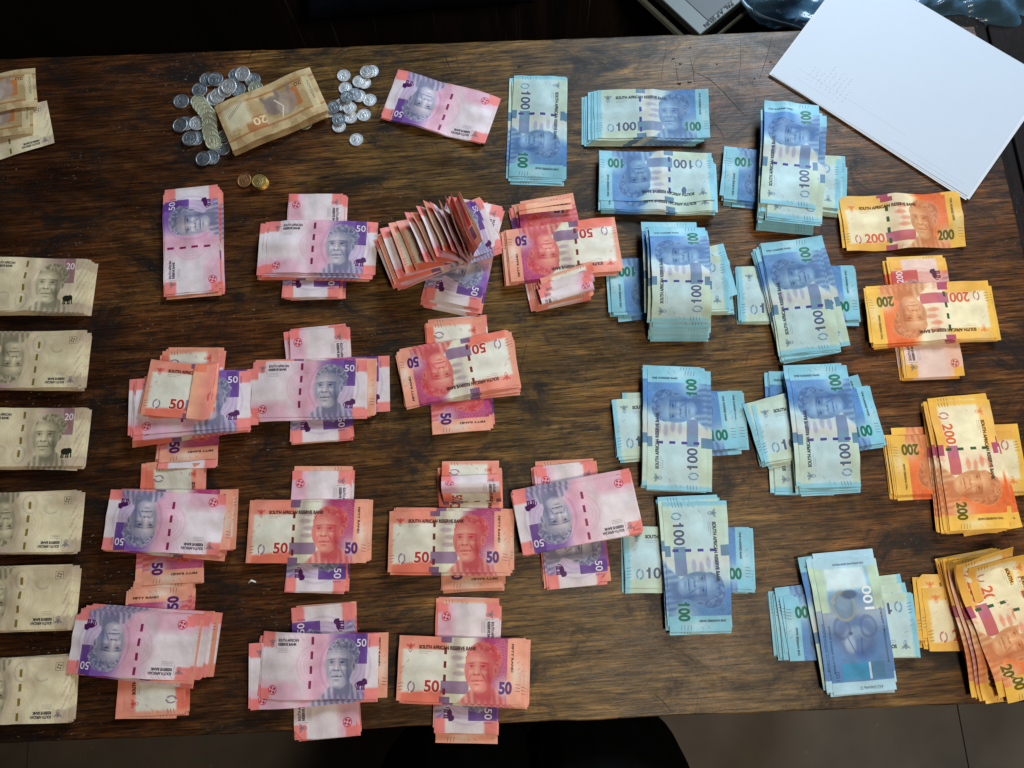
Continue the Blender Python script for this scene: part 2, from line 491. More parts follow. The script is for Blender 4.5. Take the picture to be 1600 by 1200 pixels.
def front_new(value, L, W, paper, corner, field, dark, ink, thread, beastcol, mark, ring, kind='lion', square=False, seed=1):
    p = Print(L, W, paper)
    n = vnoise(p.h, p.w, 90, seed)
    p.tint(.65 * np.exp(-((p.x - .50 * L) / (.13 * L)) ** 2), ring)
    p.tint(.55 * np.clip((.34 * L - p.x - .4 * p.y + 8) / 14, 0, 1) * (p.y < 22) * np.clip((24 - p.y) / 10, 0, 1), ring)
    p.tint(.85 * np.clip((p.x - .55 * L) / 22, 0, 1) * np.clip((.885 * L - p.x) / 2 + .5, 0, 1) * np.clip((p.y - .60 * W) / 18, 0, 1), field)
    p.tint(.85 * np.clip((p.x - .50 * L) / 20, 0, 1) * np.clip((.895 * L - p.x) / 2 + .5, 0, 1) * np.clip((.18 * W - p.y) / 10, 0, 1), field)
    p.tint(.25 * np.clip((p.x - .55 * L) / 16, 0, 1) * (p.x < .89 * L), field)
    for r in (15, 19, 23):
        p.ell(.47 * L, .52 * W, r, r, ring, .3, ring=.09)
    for r in range(8, 30, 5):
        p.ell(.72 * L, .5 * W, r * 1.1, r * 1.2, field, .20, ring=.06)
    p.rect(.80 * L, .54 * W, .905 * L, W, dark, .85)
    p.rect(.905 * L, .80 * W, L + 5, W + 5, corner, .85, 2.5)
    p.rect(.885 * L, -5, L + 5, .17 * W, corner, .85, 2.5)
    p.rect(-5, .80 * W, .075 * L + 5, W + 5, corner, .85, 2.5)
    p.rect(-5, -5, .075 * L, .17 * W, corner, .85, 2.5)
    portrait(p, .672 * L, .49 * W, .47 * W, ink, tuple(min(255, c + 6) for c in paper), .97, seed)
    p.text(value, .812 * L if len(value) == 2 else .80 * L, .80 * W, 8.5, (240, 232, 240), w=.082 * L if len(value) == 2 else .100 * L, bold=.008)
    p.text('RAND', .912 * L, .79 * W, 2.4, dark, rot=90, w=9)
    beast(p, .858 * L, .24 * W, 8.2, beastcol, kind)
    for k in range(4):
        y = .16 * W + k * .225 * W
        p.rect(.415 * L + .008 * L * k * .4, y, .437 * L + .008 * L * k * .4, y + .12 * W, thread, .95)
    coat(p, .085 * L, .86 * W, 5.2, (105, 105, 120))
    p.line(.125 * L, .78 * W, .125 * L, .93 * W, .4, (120, 110, 120))
    p.text('SOUTH AFRICAN', .14 * L, .885 * W, 3.1, (58, 50, 62), w=.18 * L, bold=.05)
    p.text('RESERVE BANK', .14 * L, .82 * W, 3.1, (58, 50, 62), w=.165 * L, bold=.05)
    for k in range(3): p.rect(.14 * L, (.77 - .025 * k) * W, .23 * L, (.778 - .025 * k) * W, (140, 130, 140), .6)
    pinwheel(p, .105 * L, .14 * W, 5.3 if not square else 4.2, mark, square)
    if value == '20':
        p.text('20', .19 * L, .04 * W, 24, (190, 180, 160), w=.30 * L, a=.75)
        p.text('20', .195 * L, .05 * W, 22, paper, w=.28 * L, a=.55)
        for k in range(16):
            p.line(.93 * L + (k % 3) * 2.2, k * 4.6, .96 * L + (k % 3) * 1.5, k * 4.6 + 5, 1.6, (190, 165, 150), .45)
            p.line(1 + (k % 3) * 2, k * 4.6, 5 + (k % 3) * 1.5, k * 4.6 + 5, 1.6, (190, 165, 150), .45)
    for k in range(5): p.line(.13 * L + k * 7, .985 * W, .16 * L + k * 7, .90 * W, 1.0, ring, .5)
    p.grain(seed)
    return p


def front_old(value, words, L, W, paper, edge, corner, band, band2, block, field, ink, facelight, c1, c2, thread, lines, seed=1):
    p = Print(L, W, paper)
    n = vnoise(p.h, p.w, 80, seed)
    # corner tints, top and bottom borders at the coat-of-arms end
    ca_ = .55 if value == '100' else .95
    p.tint(ca_ * np.clip((p.y - .80 * W) / 3 + .5, 0, 1) * np.clip((.42 * L - p.x) / 6, 0, 1) * (.6 + .4 * n), corner)
    p.tint(ca_ * np.clip((.13 * W - p.y + .10 * (p.x - .05 * L)) / 3 + .5, 0, 1) * np.clip((.40 * L - p.x) / 6, 0, 1) * (p.y < .2 * W), corner)
    p.tint(.9 * np.clip((.035 * L - p.x) / 3 + .5, 0, 1), edge)
    p.tint(.55 * np.clip(1 - np.abs(p.x - .46 * L) / (.10 * L), 0, 1) ** .7, band)
    p.tint(.35 * np.clip(1 - np.abs(p.x - .46 * L) / (.06 * L), 0, 1) * (n > .5), band2)
    p.rect(.345 * L, .915 * W, .43 * L, W, block, .85)
    p.rect(.345 * L, 0, .43 * L, .09 * W, block, .85)
    p.tint(.92 * np.clip((p.x - .60 * L) / 14, 0, 1) * np.clip((.885 * L - p.x) / .6 + .5, 0, 1), field)
    for i in range(3):                                   # bead pattern of the field
        for j in range(5):
            cx, cy = .80 * L + i * 5.5, .36 * W + j * 9 + (i % 2) * 4.5
            p.ell(cx, cy, 3.0, 3.8, facelight, .35, ring=.25)
            p.ell(cx, cy, 1.3, 1.6, facelight, .25)
    p.tint(.8 * np.exp(-((p.x - .865 * L) / 12) ** 2 - ((p.y - .24 * W) / 13) ** 2), paper)
    p.rect(.885 * L, 0, L, W, edge, .92)
    p.tint(.75 * np.clip(1 - np.hypot((p.x - .955 * L) / 9, (p.y - .45 * W) / 22), 0, 1), paper)
    p.rect(.355 * L, .14 * W, .58 * L, .335 * W, block, .72)
    p.rect(.45 * L, .14 * W, .58 * L, .335 * W, band2, .35)
    for k in range(4): p.ell(.50 * L + 3 * math.sin(k * 2.1), (.45 + .12 * k) * W, 7, 2.6, band2, .5, soft=.5)
    for k in range(4):
        y = .12 * W + k * .205 * W
        p.rect(.372 * L, y, .394 * L, y + .10 * W, thread, .95)
    portrait(p, .670 * L, .50 * W, .48 * W, ink, facelight, .97, seed)
    dw = .125 * L if len(value) == 2 else .165 * L
    p.text(value, .345 * L - dw - .5, .145 * W, 12.5, (250, 240, 225), w=dw + 1, bold=.05)
    p.text(value, .345 * L - dw, .15 * W, 12.5, c1, w=dw, bold=.03)
    dw2 = .105 * L if len(value) == 2 else .135 * L
    p.text(value, .925 * L - dw2, .15 * W, 12.5, c2, w=dw2, bold=.045)
    if value[0] == '1':
        for x0, c_ in ((.345 * L - dw, c1), (.925 * L - dw2, c2)):
            p.line(x0 + 2.0, .15 * W + 11.0, x0 - 1.2, .15 * W + 8.6, 1.9, c_)
    p.text('SOUTH AFRICAN RESERVE BANK', .165 * L, .805 * W, 4.0, tuple(int(c * .7) for c in lines), w=.47 * L, bold=.05)
    for k in range(2): p.rect(.165 * L, (.765 - .03 * k) * W, (.27 - .03 * k) * L, (.773 - .03 * k) * W, lines, .4)
    coat(p, .095 * L, .82 * W, 5.6, c1, .75)
    p.ell(.115 * L, .22 * W, 4.4, 6.2, block, .65, ring=.35)
    p.tint(np.clip((.5 - np.abs(p.x - .115 * L - .25 * (p.y - .22 * W))) / 1.2 + .8, 0, 1) * (np.hypot(p.x - .115 * L, p.y - .22 * W) < 7), paper)
    p.text(words, .915 * L, .48 * W, 2.5, tuple(int(c * .8) for c in lines), rot=-90, w=.44 * W, bold=.045)
    k = 3 if value == '50' else 4
    for i in range(k):
        p.line(.012 * L, (.16 + .05 * i) * W, .045 * L, (.175 + .05 * i) * W, .55, lines, .8)
        p.line(.955 * L, (.20 + .05 * i) * W, .99 * L, (.19 + .05 * i) * W, .55, lines, .8)
    for (x, y) in ((.02, .42), (.03, .5), (.07, .6), (.96, .62), (.965, .52)):
        p.line(x * L, y * W, (x + .02) * L, (y + .03) * W, .6, c1, .5)
    p.grain(seed + 2)
    return p


P = {}
P['50n'] = front_new('50', 140, 70, (228, 216, 222), (238, 122, 116), (110, 70, 156), (92, 54, 136), (46, 56, 98), (132, 20, 76), (78, 20, 84), (190, 30, 52), (224, 150, 180), seed=3)
P['20n'] = front_new('20', 134, 70, (238, 224, 186), (206, 184, 158), (170, 138, 138), (150, 108, 114), (70, 66, 52), (126, 108, 40), (34, 40, 22), (110, 96, 80), (206, 186, 158), 'elephant', True, seed=5)
P['200n'] = front_new('200', 152, 70, (240, 206, 192), (244, 178, 62), (222, 98, 84), (206, 84, 78), (140, 70, 70), (40, 84, 60), (92, 34, 60), (190, 60, 60), (240, 176, 140), seed=7)
P['50o'] = front_old('50', 'FIFTY RAND', 140, 70, (226, 222, 208), (236, 156, 130), (232, 116, 94), (206, 200, 160), (150, 120, 140), (112, 78, 122), (168, 48, 104), (172, 20, 40), (238, 176, 152), (186, 48, 44), (84, 34, 110), (112, 26, 34), (96, 44, 34), seed=9)
P['100f'] = front_old('100', 'ONE HUNDRED RAND', 146, 70, (188, 217, 224), (128, 194, 218), (194, 212, 176), (216, 204, 190), (140, 132, 188), (76, 120, 160), (66, 122, 190), (30, 66, 132), (152, 190, 222), (70, 96, 130), (0, 108, 84), (62, 52, 146), (50, 70, 96), seed=11)
P['200f'] = front_old('200', 'TWO HUNDRED RAND', 152, 70, (244, 230, 190), (244, 188, 74), (242, 180, 78), (238, 206, 176), (232, 110, 80), (168, 62, 100), (238, 98, 36), (170, 78, 36), (244, 190, 140), (226, 104, 48), (104, 96, 20), (42, 84, 48), (110, 66, 30), seed=13)

p = Print(134, 70, (198, 174, 132))                       # brown twenty, elephant side
p.tint(.8 * (vnoise(p.h, p.w, 60, 21) > .52), (176, 148, 104))
p.rect(0, 55, 134, 58, (160, 96, 50), .6); p.rect(0, 10, 134, 13, (160, 96, 50), .6)
p.rect(78, 38, 104, 58, (176, 104, 58), .6); p.rect(24, 18, 40, 46, (186, 100, 50), .7)
p.ell(46, 34, 17, 17, (168, 148, 138), .9, soft=.25); p.ell(62, 32, 12, 14, (138, 122, 118), .9, soft=.2); p.ell(50, 38, 8, 11, (186, 168, 156), .7, soft=.3); p.line(68, 34, 74, 16, 4, (140, 124, 118)); p.line(36, 24, 35, 12, 5, (150, 132, 124)); p.line(52, 22, 53, 12, 5, (140, 122, 116))
p.line(56, 52, 50, 38, 1.4, (236, 226, 206)); p.line(50, 38, 58, 26, 1.4, (236, 226, 206))
p.rect(94, 10, 128, 44, (220, 214, 186), .85, 6)
for k in range(12): p.line(98 + k * 2.2, 10 + k * 1.2, 98 + k * 2.2, 14 + k * 1.2, .7, (110, 90, 70), .8)
p.text('20', 76, 40, 11, (236, 216, 176), w=18, bold=.02)
p.text('20', 16, 14, 6, (120, 62, 24), w=10, bold=.01)
p.rect(4, 10, 14, 60, (214, 200, 160), .8); p.text('AQ4172260', 6, 16, 3, (110, 90, 60), rot=90, w=30)
p.grain(4, .1); P['20b'] = p

p = Print(140, 70, (236, 172, 140))                       # red fifty, other side
p.tint(.8 * np.clip((p.x - 40) / 20, 0, 1) * (p.x < 112), (226, 126, 118))
p.rect(112, 28, 126, 70, (206, 44, 36), .9); p.rect(112, 10, 126, 26, (96, 70, 110), .85)
p.rect(126, 0, 140, 70, (240, 186, 150)); p.text('AU2128833Z', 130, 16, 3.4, (70, 50, 40), rot=90, w=36, bold=.02)
p.text('50', 14, 12, 13, (170, 60, 60), w=20, bold=.03)
beast(p, 76, 36, 22, (186, 84, 88)); p.rect(0, 60, 50, 70, (230, 130, 100)); p.grain(8, .1); P['50b'] = p

p = Print(146, 70, (150, 196, 224))                       # blue hundred, horned head
p.tint(.9 * np.clip((112 - p.x) / 10, 0, 1) * (p.x > 12), (86, 130, 186))
p.tint(.55 * np.clip(1 - np.abs(p.x - 84) / 24, 0, 1), (206, 200, 190))
p.rect(14, 28, 32, 56, (58, 152, 200), .9); p.rect(14, 9, 32, 24, (76, 126, 160), .8); p.rect(14, 24.5, 32, 27, (206, 226, 236), .9)
p.ell(62, 36, 22, 24, (96, 122, 168), .9, soft=.4); p.ell(58, 36, 13, 15, (150, 176, 206), .8, soft=.4)
for sg in (-1, 1):
    p.ell(70, 36 + sg * 15, 13, 10, (84, 104, 150), .55, ring=.3)
p.ell(64, 42, 2, 2, (50, 66, 110), .6); p.ell(48, 30, 12, 14, (66, 92, 146), .55, soft=.6); p.ell(52, 44, 9, 6, (176, 196, 216), .6, soft=.5); p.line(60, 46, 44, 40, 1.2, (60, 80, 126), .6); p.line(58, 30, 42, 32, 1.2, (60, 80, 126), .6)
p.ell(94, 44, 17, 14, (150, 156, 150), .9, ring=.2); p.ell(94, 44, 13.5, 11, (112, 140, 168), .9); p.ell(98, 44, 9, 7, (130, 160, 184), .6, soft=.4); p.ell(106, 36, 5, 9, (60, 78, 116), .7, soft=.4)
p.rect(112, 14, 136, 60, (212, 234, 240), .95, 4)
p.tint(.7 * np.clip((p.y - 58) / 4, 0, 1) * (p.x > 88), (204, 222, 176)); p.tint(.7 * np.clip((12 - p.y) / 4, 0, 1) * (p.x > 88), (204, 222, 176))
p.rect(0, 0, 12, 70, (176, 216, 236)); p.rect(136, 0, 146, 70, (176, 216, 236))
p.text('100', 88, 10, 11, (236, 240, 240), w=26, bold=.02); p.text('100', 14, 60, 5, (50, 80, 140), w=10)
p.text('AG1046446 D', 3, 14, 3.6, (60, 60, 70), rot=90, w=26)
p.text('BANKA YA AFERIKA BORWA', 22, 64, 2.2, (50, 60, 90), w=52, bold=.02); p.text('BANGINGIZIMU AFRIKA', 30, 3, 2.2, (50, 60, 90), w=60, bold=.02)
p.text('SUID-AFRIKAANSE RESERWEBANK', 138, 12, 2.2, (50, 60, 90), rot=90, w=36, bold=.02)
p.grain(15, .07); P['100b'] = p

p = Print(210, 297, (197, 207, 222))                      # faint pencil on the top sheet
r = np.random.RandomState(3)
for k in range(9):
    y = 40 + 7 * k
    for j in range(r.randint(3, 9)):
        x = 20 + j * 5 + r.rand() * 2
        p.line(x, y + r.rand() * 2, x + 1 + 2 * r.rand(), y + 3 * r.rand(), .6, (110, 120, 140), .6)
p.line(28, 24, 28, 190, .4, (140, 150, 165), .5); p.line(14, 30, 14, 90, .4, (140, 150, 165), .5); p.line(12, 180, 12, 285, .4, (140, 150, 165), .5)
p.line(6, 220, 6, 280, .5, (150, 158, 170), .6)
P['sheet'] = p

SIZE = {'50n': (.140, .070), '50o': (.140, .070), '50b': (.140, .070), '20n': (.134, .070), '20b': (.134, .070), '100f': (.146, .070), '100b': (.146, .070), '200f': (.152, .070), '200n': (.152, .070)}
BACK = {'50n': '50b', '50o': '50b', '50b': '50o', '20n': '20b', '20b': '20n', '100f': '100b', '100b': '100f', '200f': '200n', '200n': '200f'}
EDGE = {'5': (.66, .33, .27), '2': (.66, .46, .20), '1': (.40, .60, .66)}


def print_mat(key):
    m, nt, bs = new_mat('print_' + key)
    tx = N(nt, 'ShaderNodeTexImage')
    tx.image = P[key].image('print_' + key)
    tx.extension = 'EXTEND'
    uv = N(nt, 'ShaderNodeUVMap')
    nt.links.new(uv.outputs[0], tx.inputs[0])
    oi = N(nt, 'ShaderNodeObjectInfo')
    wear = noisy(nt, 28, detail=5, rough=.65)
    a = mixc(nt, tx.outputs[0], ramp(nt, oi.outputs['Random'], [(0, (.86, .84, .80)), (1, (1.0, 1.0, 1.0))]), 1.0, 'MULTIPLY')
    a = mixc(nt, a, ramp(nt, wear, [(.3, (.80, .76, .70)), (.55, (1, 1, 1))]), .6 if key != 'sheet' else .05, 'MULTIPLY')
    nt.links.new(a, bs.inputs['Base Color'])
    bs.inputs['Roughness'].default_value = .52
    bs.inputs['Specular IOR Level'].default_value = .35
    bump(nt, bs, noisy(nt, 60, detail=5, rough=.6), .4 if key != 'sheet' else .03, .002)
    return m


PRINT = {k: print_mat(k) for k in P}
EDGEM = {k: plain('note_edge_' + k, c, .8, var=.25, scale=500) for k, c in EDGE.items()}
EDGEM['20'] = plain('note_edge_20', (.50, .44, .32), .8, var=.25, scale=500)


def edge_mat(d): return EDGEM['20'] if d.startswith('20') and not d.startswith('200') else EDGEM[d[0]]


# ------------------------------------------------------------------ banknotes
def sheet_mesh(name, xs, ys, pos, uvf, th=0.00016):
    """a thin closed sheet: grid over xs, ys; pos(x, y) -> point, normal"""
    nx, ny = len(xs), len(ys)
    top, bot, uv = [], [], []
    for y in ys:
        for x in xs:
            p_, n_ = pos(x, y)
            top.append(p_); bot.append(p_ - n_ * th)
            uv.append(uvf(x, y))
    v = top + bot
    b = nx * ny
    f, mi, luv = [], [], []
    for j in range(ny - 1):
        for i in range(nx - 1):
            q = (j * nx + i, j * nx + i + 1, (j + 1) * nx + i + 1, (j + 1) * nx + i)
            f.append(q); mi.append(0); luv += [uv[k] for k in q]
            r_ = tuple(b + k for k in reversed(q))
            f.append(r_); mi.append(1); luv += [(1 - uv[k - b][0], uv[k - b][1]) for k in r_]
    ring = [i for i in range(nx)] + [j * nx + nx - 1 for j in range(1, ny)] + [(ny - 1) * nx + i for i in range(nx - 2, -1, -1)] + [j * nx for j in range(ny - 2, 0, -1)]
    nr, e0 = len(ring), len(v)                       # own vertices for the cut edge, so that it stays crisp
    v = v + [v[k] for k in ring] + [v[b + k] for k in ring]
    for k in range(nr):
        k2 = (k + 1) % nr
        f.append((e0 + k, e0 + nr + k, e0 + nr + k2, e0 + k2)); mi.append(2)
        luv += [uv[ring[k]], uv[ring[k]], uv[ring[k2]], uv[ring[k2]]]
    me = mesh(name, v, f, False, mi)
    sm = [m_ < 2 for m_ in mi]
    me.polygons.foreach_set('use_smooth', sm)
    l = me.uv_layers.new(name='UVMap')
    l.data.foreach_set('uv', [c for t in luv for c in t])
    return me


UPZ = Vector((0, 0, 1))


def note_object(parent, design, L, W, ox, oy, rot, z, zf, nx, ny, flip=False, dog=None, rag=0.0004, sq=1.0):
    xs = [-L / 2 + L * i / (nx - 1) for i in range(nx)]
    ys = [-W / 2 + W * i / (ny - 1) for i in range(ny)]
    ca, sa = math.cos(rot), math.sin(rot)
    sd = RNG.random() * 50

    def pos(x, y):
        u, w_ = x, y
        lift = 0
        if dog:                                     # a corner turned over
            sx, sy, d = dog
            q = (L / 2 - sx * x) + (W / 2 - sy * y) - d
            if q < 0:
                u, w_ = x + sx * q * .5, y + sy * q * .5
        if abs(abs(x) - L / 2) < 1e-6 or abs(abs(y) - W / 2) < 1e-6:
            u += rag * mnoise.noise((x * 60, y * 60, sd)); w_ += rag * mnoise.noise((x * 60, y * 60, sd + 9))
        u *= sq                                      # a bulging note spans less of the table
        sxw, syw = ox + ca * u - sa * w_, oy + sa * u + ca * w_
        return Vector((u, w_, zf(sxw, syw) + lift)), UPZ
    uvf = (lambda x, y: (.5 - x / L, .5 - y / W)) if flip else (lambda x, y: (.5 + x / L, .5 + y / W))
    o = link('banknote', sheet_mesh('banknote', xs, ys, pos, uvf), parent, [PRINT[design], PRINT[BACK[design]], edge_mat(design)])
    o.location = (ox, oy, z)
    o.rotation_euler = (0, 0, rot)
    return o


def folded_note(parent, design, pts, W, off=(0, 0), rot=0.0, z=0.0, u0=0.0, u1=1.0, taper=0.0, skew=0.0, crinkle=.0012, ny=8):
    """a bent note: profile pts (x, z) in the stack's own x-z plane, width along y"""
    L = SIZE[design][0]
    d = [0.0]
    for a, b in zip(pts, pts[1:]): d.append(d[-1] + math.hypot(b[0] - a[0], b[1] - a[1]))
    n = 34
    sd = RNG.random() * 90

    def prof(t):
        s = t * d[-1]
        for k in range(len(pts) - 1):
            if s <= d[k + 1] or k == len(pts) - 2:
                q = (s - d[k]) / max(1e-9, d[k + 1] - d[k])
                return pts[k][0] + (pts[k + 1][0] - pts[k][0]) * q, pts[k][1] + (pts[k + 1][1] - pts[k][1]) * q
    raw = [prof(i / (n - 1)) for i in range(n)]
    for _ in range(2):
        raw = [raw[0]] + [((raw[i - 1][0] + 2 * raw[i][0] + raw[i + 1][0]) / 4, (raw[i - 1][1] + 2 * raw[i][1] + raw[i + 1][1]) / 4) for i in range(1, n - 1)] + [raw[-1]]

    def pos(t, y):
        i = int(round(t * (n - 1)))
        a, b = raw[max(0, i - 1)], raw[min(n - 1, i + 1)]
        nx_, nz_ = -(b[1] - a[1]), b[0] - a[0]
        h = math.hypot(nx_, nz_) or 1
        c = crinkle * mnoise.noise((t * 4, y * 25, sd))
        yy = y * (1 - taper * t) + skew * t
        return Vector((raw[i][0] + c * nx_ / h, yy, raw[i][1] + c * nz_ / h)), Vector((nx_ / h, 0, nz_ / h))
    ts = [i / (n - 1) for i in range(n)]
    ys = [-W / 2 + W * j / (ny - 1) for j in range(ny)]
    o = link('banknote', sheet_mesh('banknote', ts, ys, pos, lambda t, y: (u0 + (u1 - u0) * t, .5 + y / W)), parent,
             [PRINT[design], PRINT[BACK[design]], edge_mat(design)])
    o.location = (off[0], off[1], z)
    o.rotation_euler = (0, 0, rot)
    return o


GROUP = {'20': 'olive twenty note stacks in a column', '50': 'red and purple fifty note stacks', '10': 'blue hundred note stacks', '2h': 'orange two hundred note stacks'}


def group_of(d): return GROUP['2h'] if d.startswith('200') else GROUP['10'] if d.startswith('100') else GROUP[d[:2]]


def stack(label, design, p1, p2, n, zb=0.0, dz=.00055, fan=(0, 0), jit=1.0, wave=.0010, lift=.0, lift_end=1, droop=0.0, mix=None, outs=None, top_skip=0, dog=None, arch=0.0, fanrot=0.0, sway=0.0, cup=0.0, sq=1.0):
    """one pile of notes; p1 / p2 = middle of the crest end and of the value end of its top note"""
    L, W = SIZE[design]
    ztop = zb + n * dz
    a, b = at(*p1, ztop + wave), at(*p2, ztop + wave)
    c = (a + b) / 2
    ang = math.atan2(b.y - a.y, b.x - a.x)
    root = empty('banknote_stack', (c.x, c.y, TZ + zb), ang)
    tag(root, label, 'cash stack', group_of(design))
    ca, sa = math.cos(-ang), math.sin(-ang)
    loc = lambda v: ((ca * v[0] - sa * v[1]) / 1000, (sa * v[0] + ca * v[1]) / 1000)
    fx, fy = loc(fan)
    ph, kx, tl = RNG.random() * 6.3, RNG.uniform(48, 80), RNG.uniform(-.5, .5)
    cre = [(math.cos(t), math.sin(t), RNG.uniform(-.03, .03), RNG.uniform(.0004, .0013) * RNG.choice((1, 1, -.5))) for t in [RNG.uniform(-.5, .5) + RNG.choice((0, 1.57)) for _ in range(6)]]
    cre += [(1, 0, RNG.uniform(-.008, .008), .0015), (0, 1, RNG.uniform(-.006, .006), .0010)]
    wave *= 1.25
    sd = RNG.random() * 40

    def base(x, y):
        s = wave * (1 + math.sin(kx * (x + tl * y) + ph)) * .5 + arch * max(0, 1 - (x / (.5 * L)) ** 2)
        s += cup * (2 * y / W) ** 2
        if sway: s += sway * (y / W + .5) * (1 + math.sin(kx * 1.4 * x + ph)) * .5
        if droop:
            t = min(1, max(0, (abs(x) - .036) / .036)); s -= droop * t * t * (3 - 2 * t)
        return s

    def zf(i):
        q = (i + 1) / n
        top = i >= n - 3

        def f(x, y):
            z = base(x, y) * (.35 + .65 * q)
            if lift:
                t = max(0, (lift_end * x - .012) / (.5 * L)); z += lift * q ** 3 * t * t
            if top:
                k = .35 + .65 * (i - n + 3) / 2
                for cx, cy, d0, am in cre:
                    z += k * am * max(0, 1 - abs(cx * x + cy * y - d0) / .012)
                z += k * .0012 * mnoise.noise((x * 30, y * 30, sd)) + k * .0005 * mnoise.noise((x * 80, y * 80, sd))
            return z
        return f
    omap = {n - 1 - o_[0]: o_ for o_ in (outs or [])}
    for i in range(n - top_skip):
        q = 1 - i / max(1, n - 1)
        k = q ** 0.8
        dx, dy = fx * k + RNG.gauss(0, .0013) * jit, fy * k + RNG.gauss(0, .0011) * jit
        rt = RNG.gauss(0, .012) * jit + math.radians(fanrot) * k
        dsg = design
        if mix and i < n - 1 and RNG.random() < .5: dsg = RNG.choice(mix)
        if i in (n - 2, n - 3, n - 5): dx += RNG.gauss(0, .0022); dy += RNG.gauss(0, .0018); rt += RNG.gauss(0, .015)
        if i == n - 1: dx = dy = rt = 0
        fl = False
        if i in omap:
            o_ = omap[i]
            dx, dy = loc(o_[1:3]); rt = math.radians(o_[3])
            if len(o_) > 4 and o_[4]: dsg = o_[4]
            if len(o_) > 5: fl = o_[5]
        l_, w_ = SIZE[dsg]
        big = i >= n - 2
        note_object(root, dsg, l_, w_, dx, dy, rt, i * dz + .0002, zf(i), 44 if big else 17, 20 if big else 4, fl, dog if i == n - 1 else ((RNG.choice((-1, 1)), RNG.choice((-1, 1)), RNG.uniform(.004, .012)) if RNG.random() < .12 and big else None), sq=sq)
    return root, ztop + wave * .5


def cross(*layers):
    """piles laid over each other at right angles; each rests on the one before"""
    z, out = 0.0, []
    for kw in layers:
        kw = dict(kw)
        if z > 0 and 'droop' not in kw: kw['droop'] = z * .45
        if kw.pop('level', False): z = kw.pop('at')
        r_, z = stack(zb=z + (.0004 if z else 0), **kw)
        out.append(r_)
    return out, z


S = dict
# --- olive twenties, a column that runs off the table's end
for lab, a, b, fl, fan in (
        ('uppermost stack of six olive twenty notes, face upright beside a small elephant', (-40, 443), (137, 446), 0, (5, -3)),
        ('second olive twenty stack from the top of the column, face upside down', (133, 562), (-44, 563), 0, (3, -2)),
        ('third olive twenty stack down the column, upright face and elephant emblem', (-45, 684), (133, 683), 0, (0, -1)),
        ('fourth olive twenty stack down the column, upside down print with small square mark', (122, 815), (-58, 817), 0, (1, -1)),
        ('fifth olive twenty stack down the column, beside the purple fifty with inverted face', (112, 933), (-74, 938), 0, (4, -1)),
        ('lowest olive twenty stack of the column, nearest the table edge, upside down print', (114, 1077), (-78, 1084), 0, (2, 0))):
    stack(lab, '20n', a, b, 16, dz=.0006, fan=fan, wave=.002, jit=1.0, cup=.001)

# --- red and purple fifties
stack('vertical stack of purple fifties with sideways face, lying alone under the coins', '50n', (301, 456), (298.5, 296), 14, fan=(3, -2), wave=.0016, mix=['50n', '50n', '50o'], dog=(-1, -1, .010))
stack('slanted thin stack of purple fifties with inverted face beside the small silver coins', '50n', (766, 188), (608, 145), 8, fan=(4, 3), wave=.004, mix=['50n'])
cross(S(label='vertical lower fifties under the crisp creased purple fifty stack near the gold coins', design='50n', p1=(494, 304), p2=(486, 463), n=14, fan=(4, -2), mix=['50n', '50o']),
      S(label='horizontal purple fifties with square crease lines, upright face, below the gold coins', design='50n', p1=(415.5, 384), p2=(587.3, 386), n=16, fan=(-11, -5), mix=['50n', '50o', '50o'], outs=[(1, -5, 0, 0, '50n'), (2, -11, -1, .3, '50n')]))
(_, low), zc = cross(S(label='rumpled fifties lying under the fanned open pile', design='50n', p1=(742, 320), p2=(707, 468), n=12, fan=(-3, -6), wave=.003, mix=['50n', '50o'], jit=2.0),
                     S(label='open pile of fifties with pages bent up and fanned like a book', design='50n', p1=(608, 412), p2=(767, 350), n=9, fan=(4, 2), jit=1.6, mix=['50n', '50o']))
# bent-up pages of the fanned pile
zt = 9 * .00055
for i, (an, ln, ds) in enumerate(((176, .072, '50n'), (171, .071, '50o'), (166, .068, '50n'), (155, .062, '50o'), (147, .056, '50o'), (127, .060, '50n'), (121, .058, '50o'), (115, .060, '50n'), (109, .058, '50o'), (103, .056, '50n'), (97, .055, '50n'), (91, .054, '50o'), (83, .050, '50n'), (70, .046, '50n'))):
    xb = -.004 + i * .0026
    t = math.radians(an)
    z0 = zt + i * .0005
    pts = [(.070 - RNG.random() * .004, z0), (xb + .008, z0), (xb + .002, z0 + .002), (xb + .010 * math.cos(t), z0 + .004 + .010 * math.sin(t)), (xb + ln * math.cos(t), z0 + .004 + ln * .82 * math.sin(t))]
    pts = pts[::-1]
    folded_note(low, ds, pts, .070, off=(0, RNG.gauss(0, .002)), rot=RNG.gauss(0, .025), z=.0005, skew=RNG.gauss(0, .003), crinkle=.0028)
(lo_d, _), _ = cross(S(label='creased red fifties under the bright red stack, ends rolled into strips', design='50o', p1=(886, 478), p2=(842, 305), n=11, fan=(-4, -3), wave=.003, jit=1.8, mix=['50n', '50o'], outs=[(1, 5, 4, -3, '50o')]),
                     S(label='bright red fifties with inverted pale face, tilted, beside the blue notes', design='50o', p1=(964, 381), p2=(797.5, 398), n=10, dz=.0007, fan=(-5, -1), wave=.002, mix=['50o']))
for k, (xa, ln) in enumerate(((-.070, .020), (-.060, .017), (-.049, .015))):
    folded_note(lo_d, ('50n', '50n', '50o')[k], [(xa + .030, .010), (xa + .008, .012), (xa, .016), (xa + .006, .019), (xa + ln, .020)], .068, off=(0, -.002 * k), rot=.05 + .03 * k, u0=.5, u1=.0)
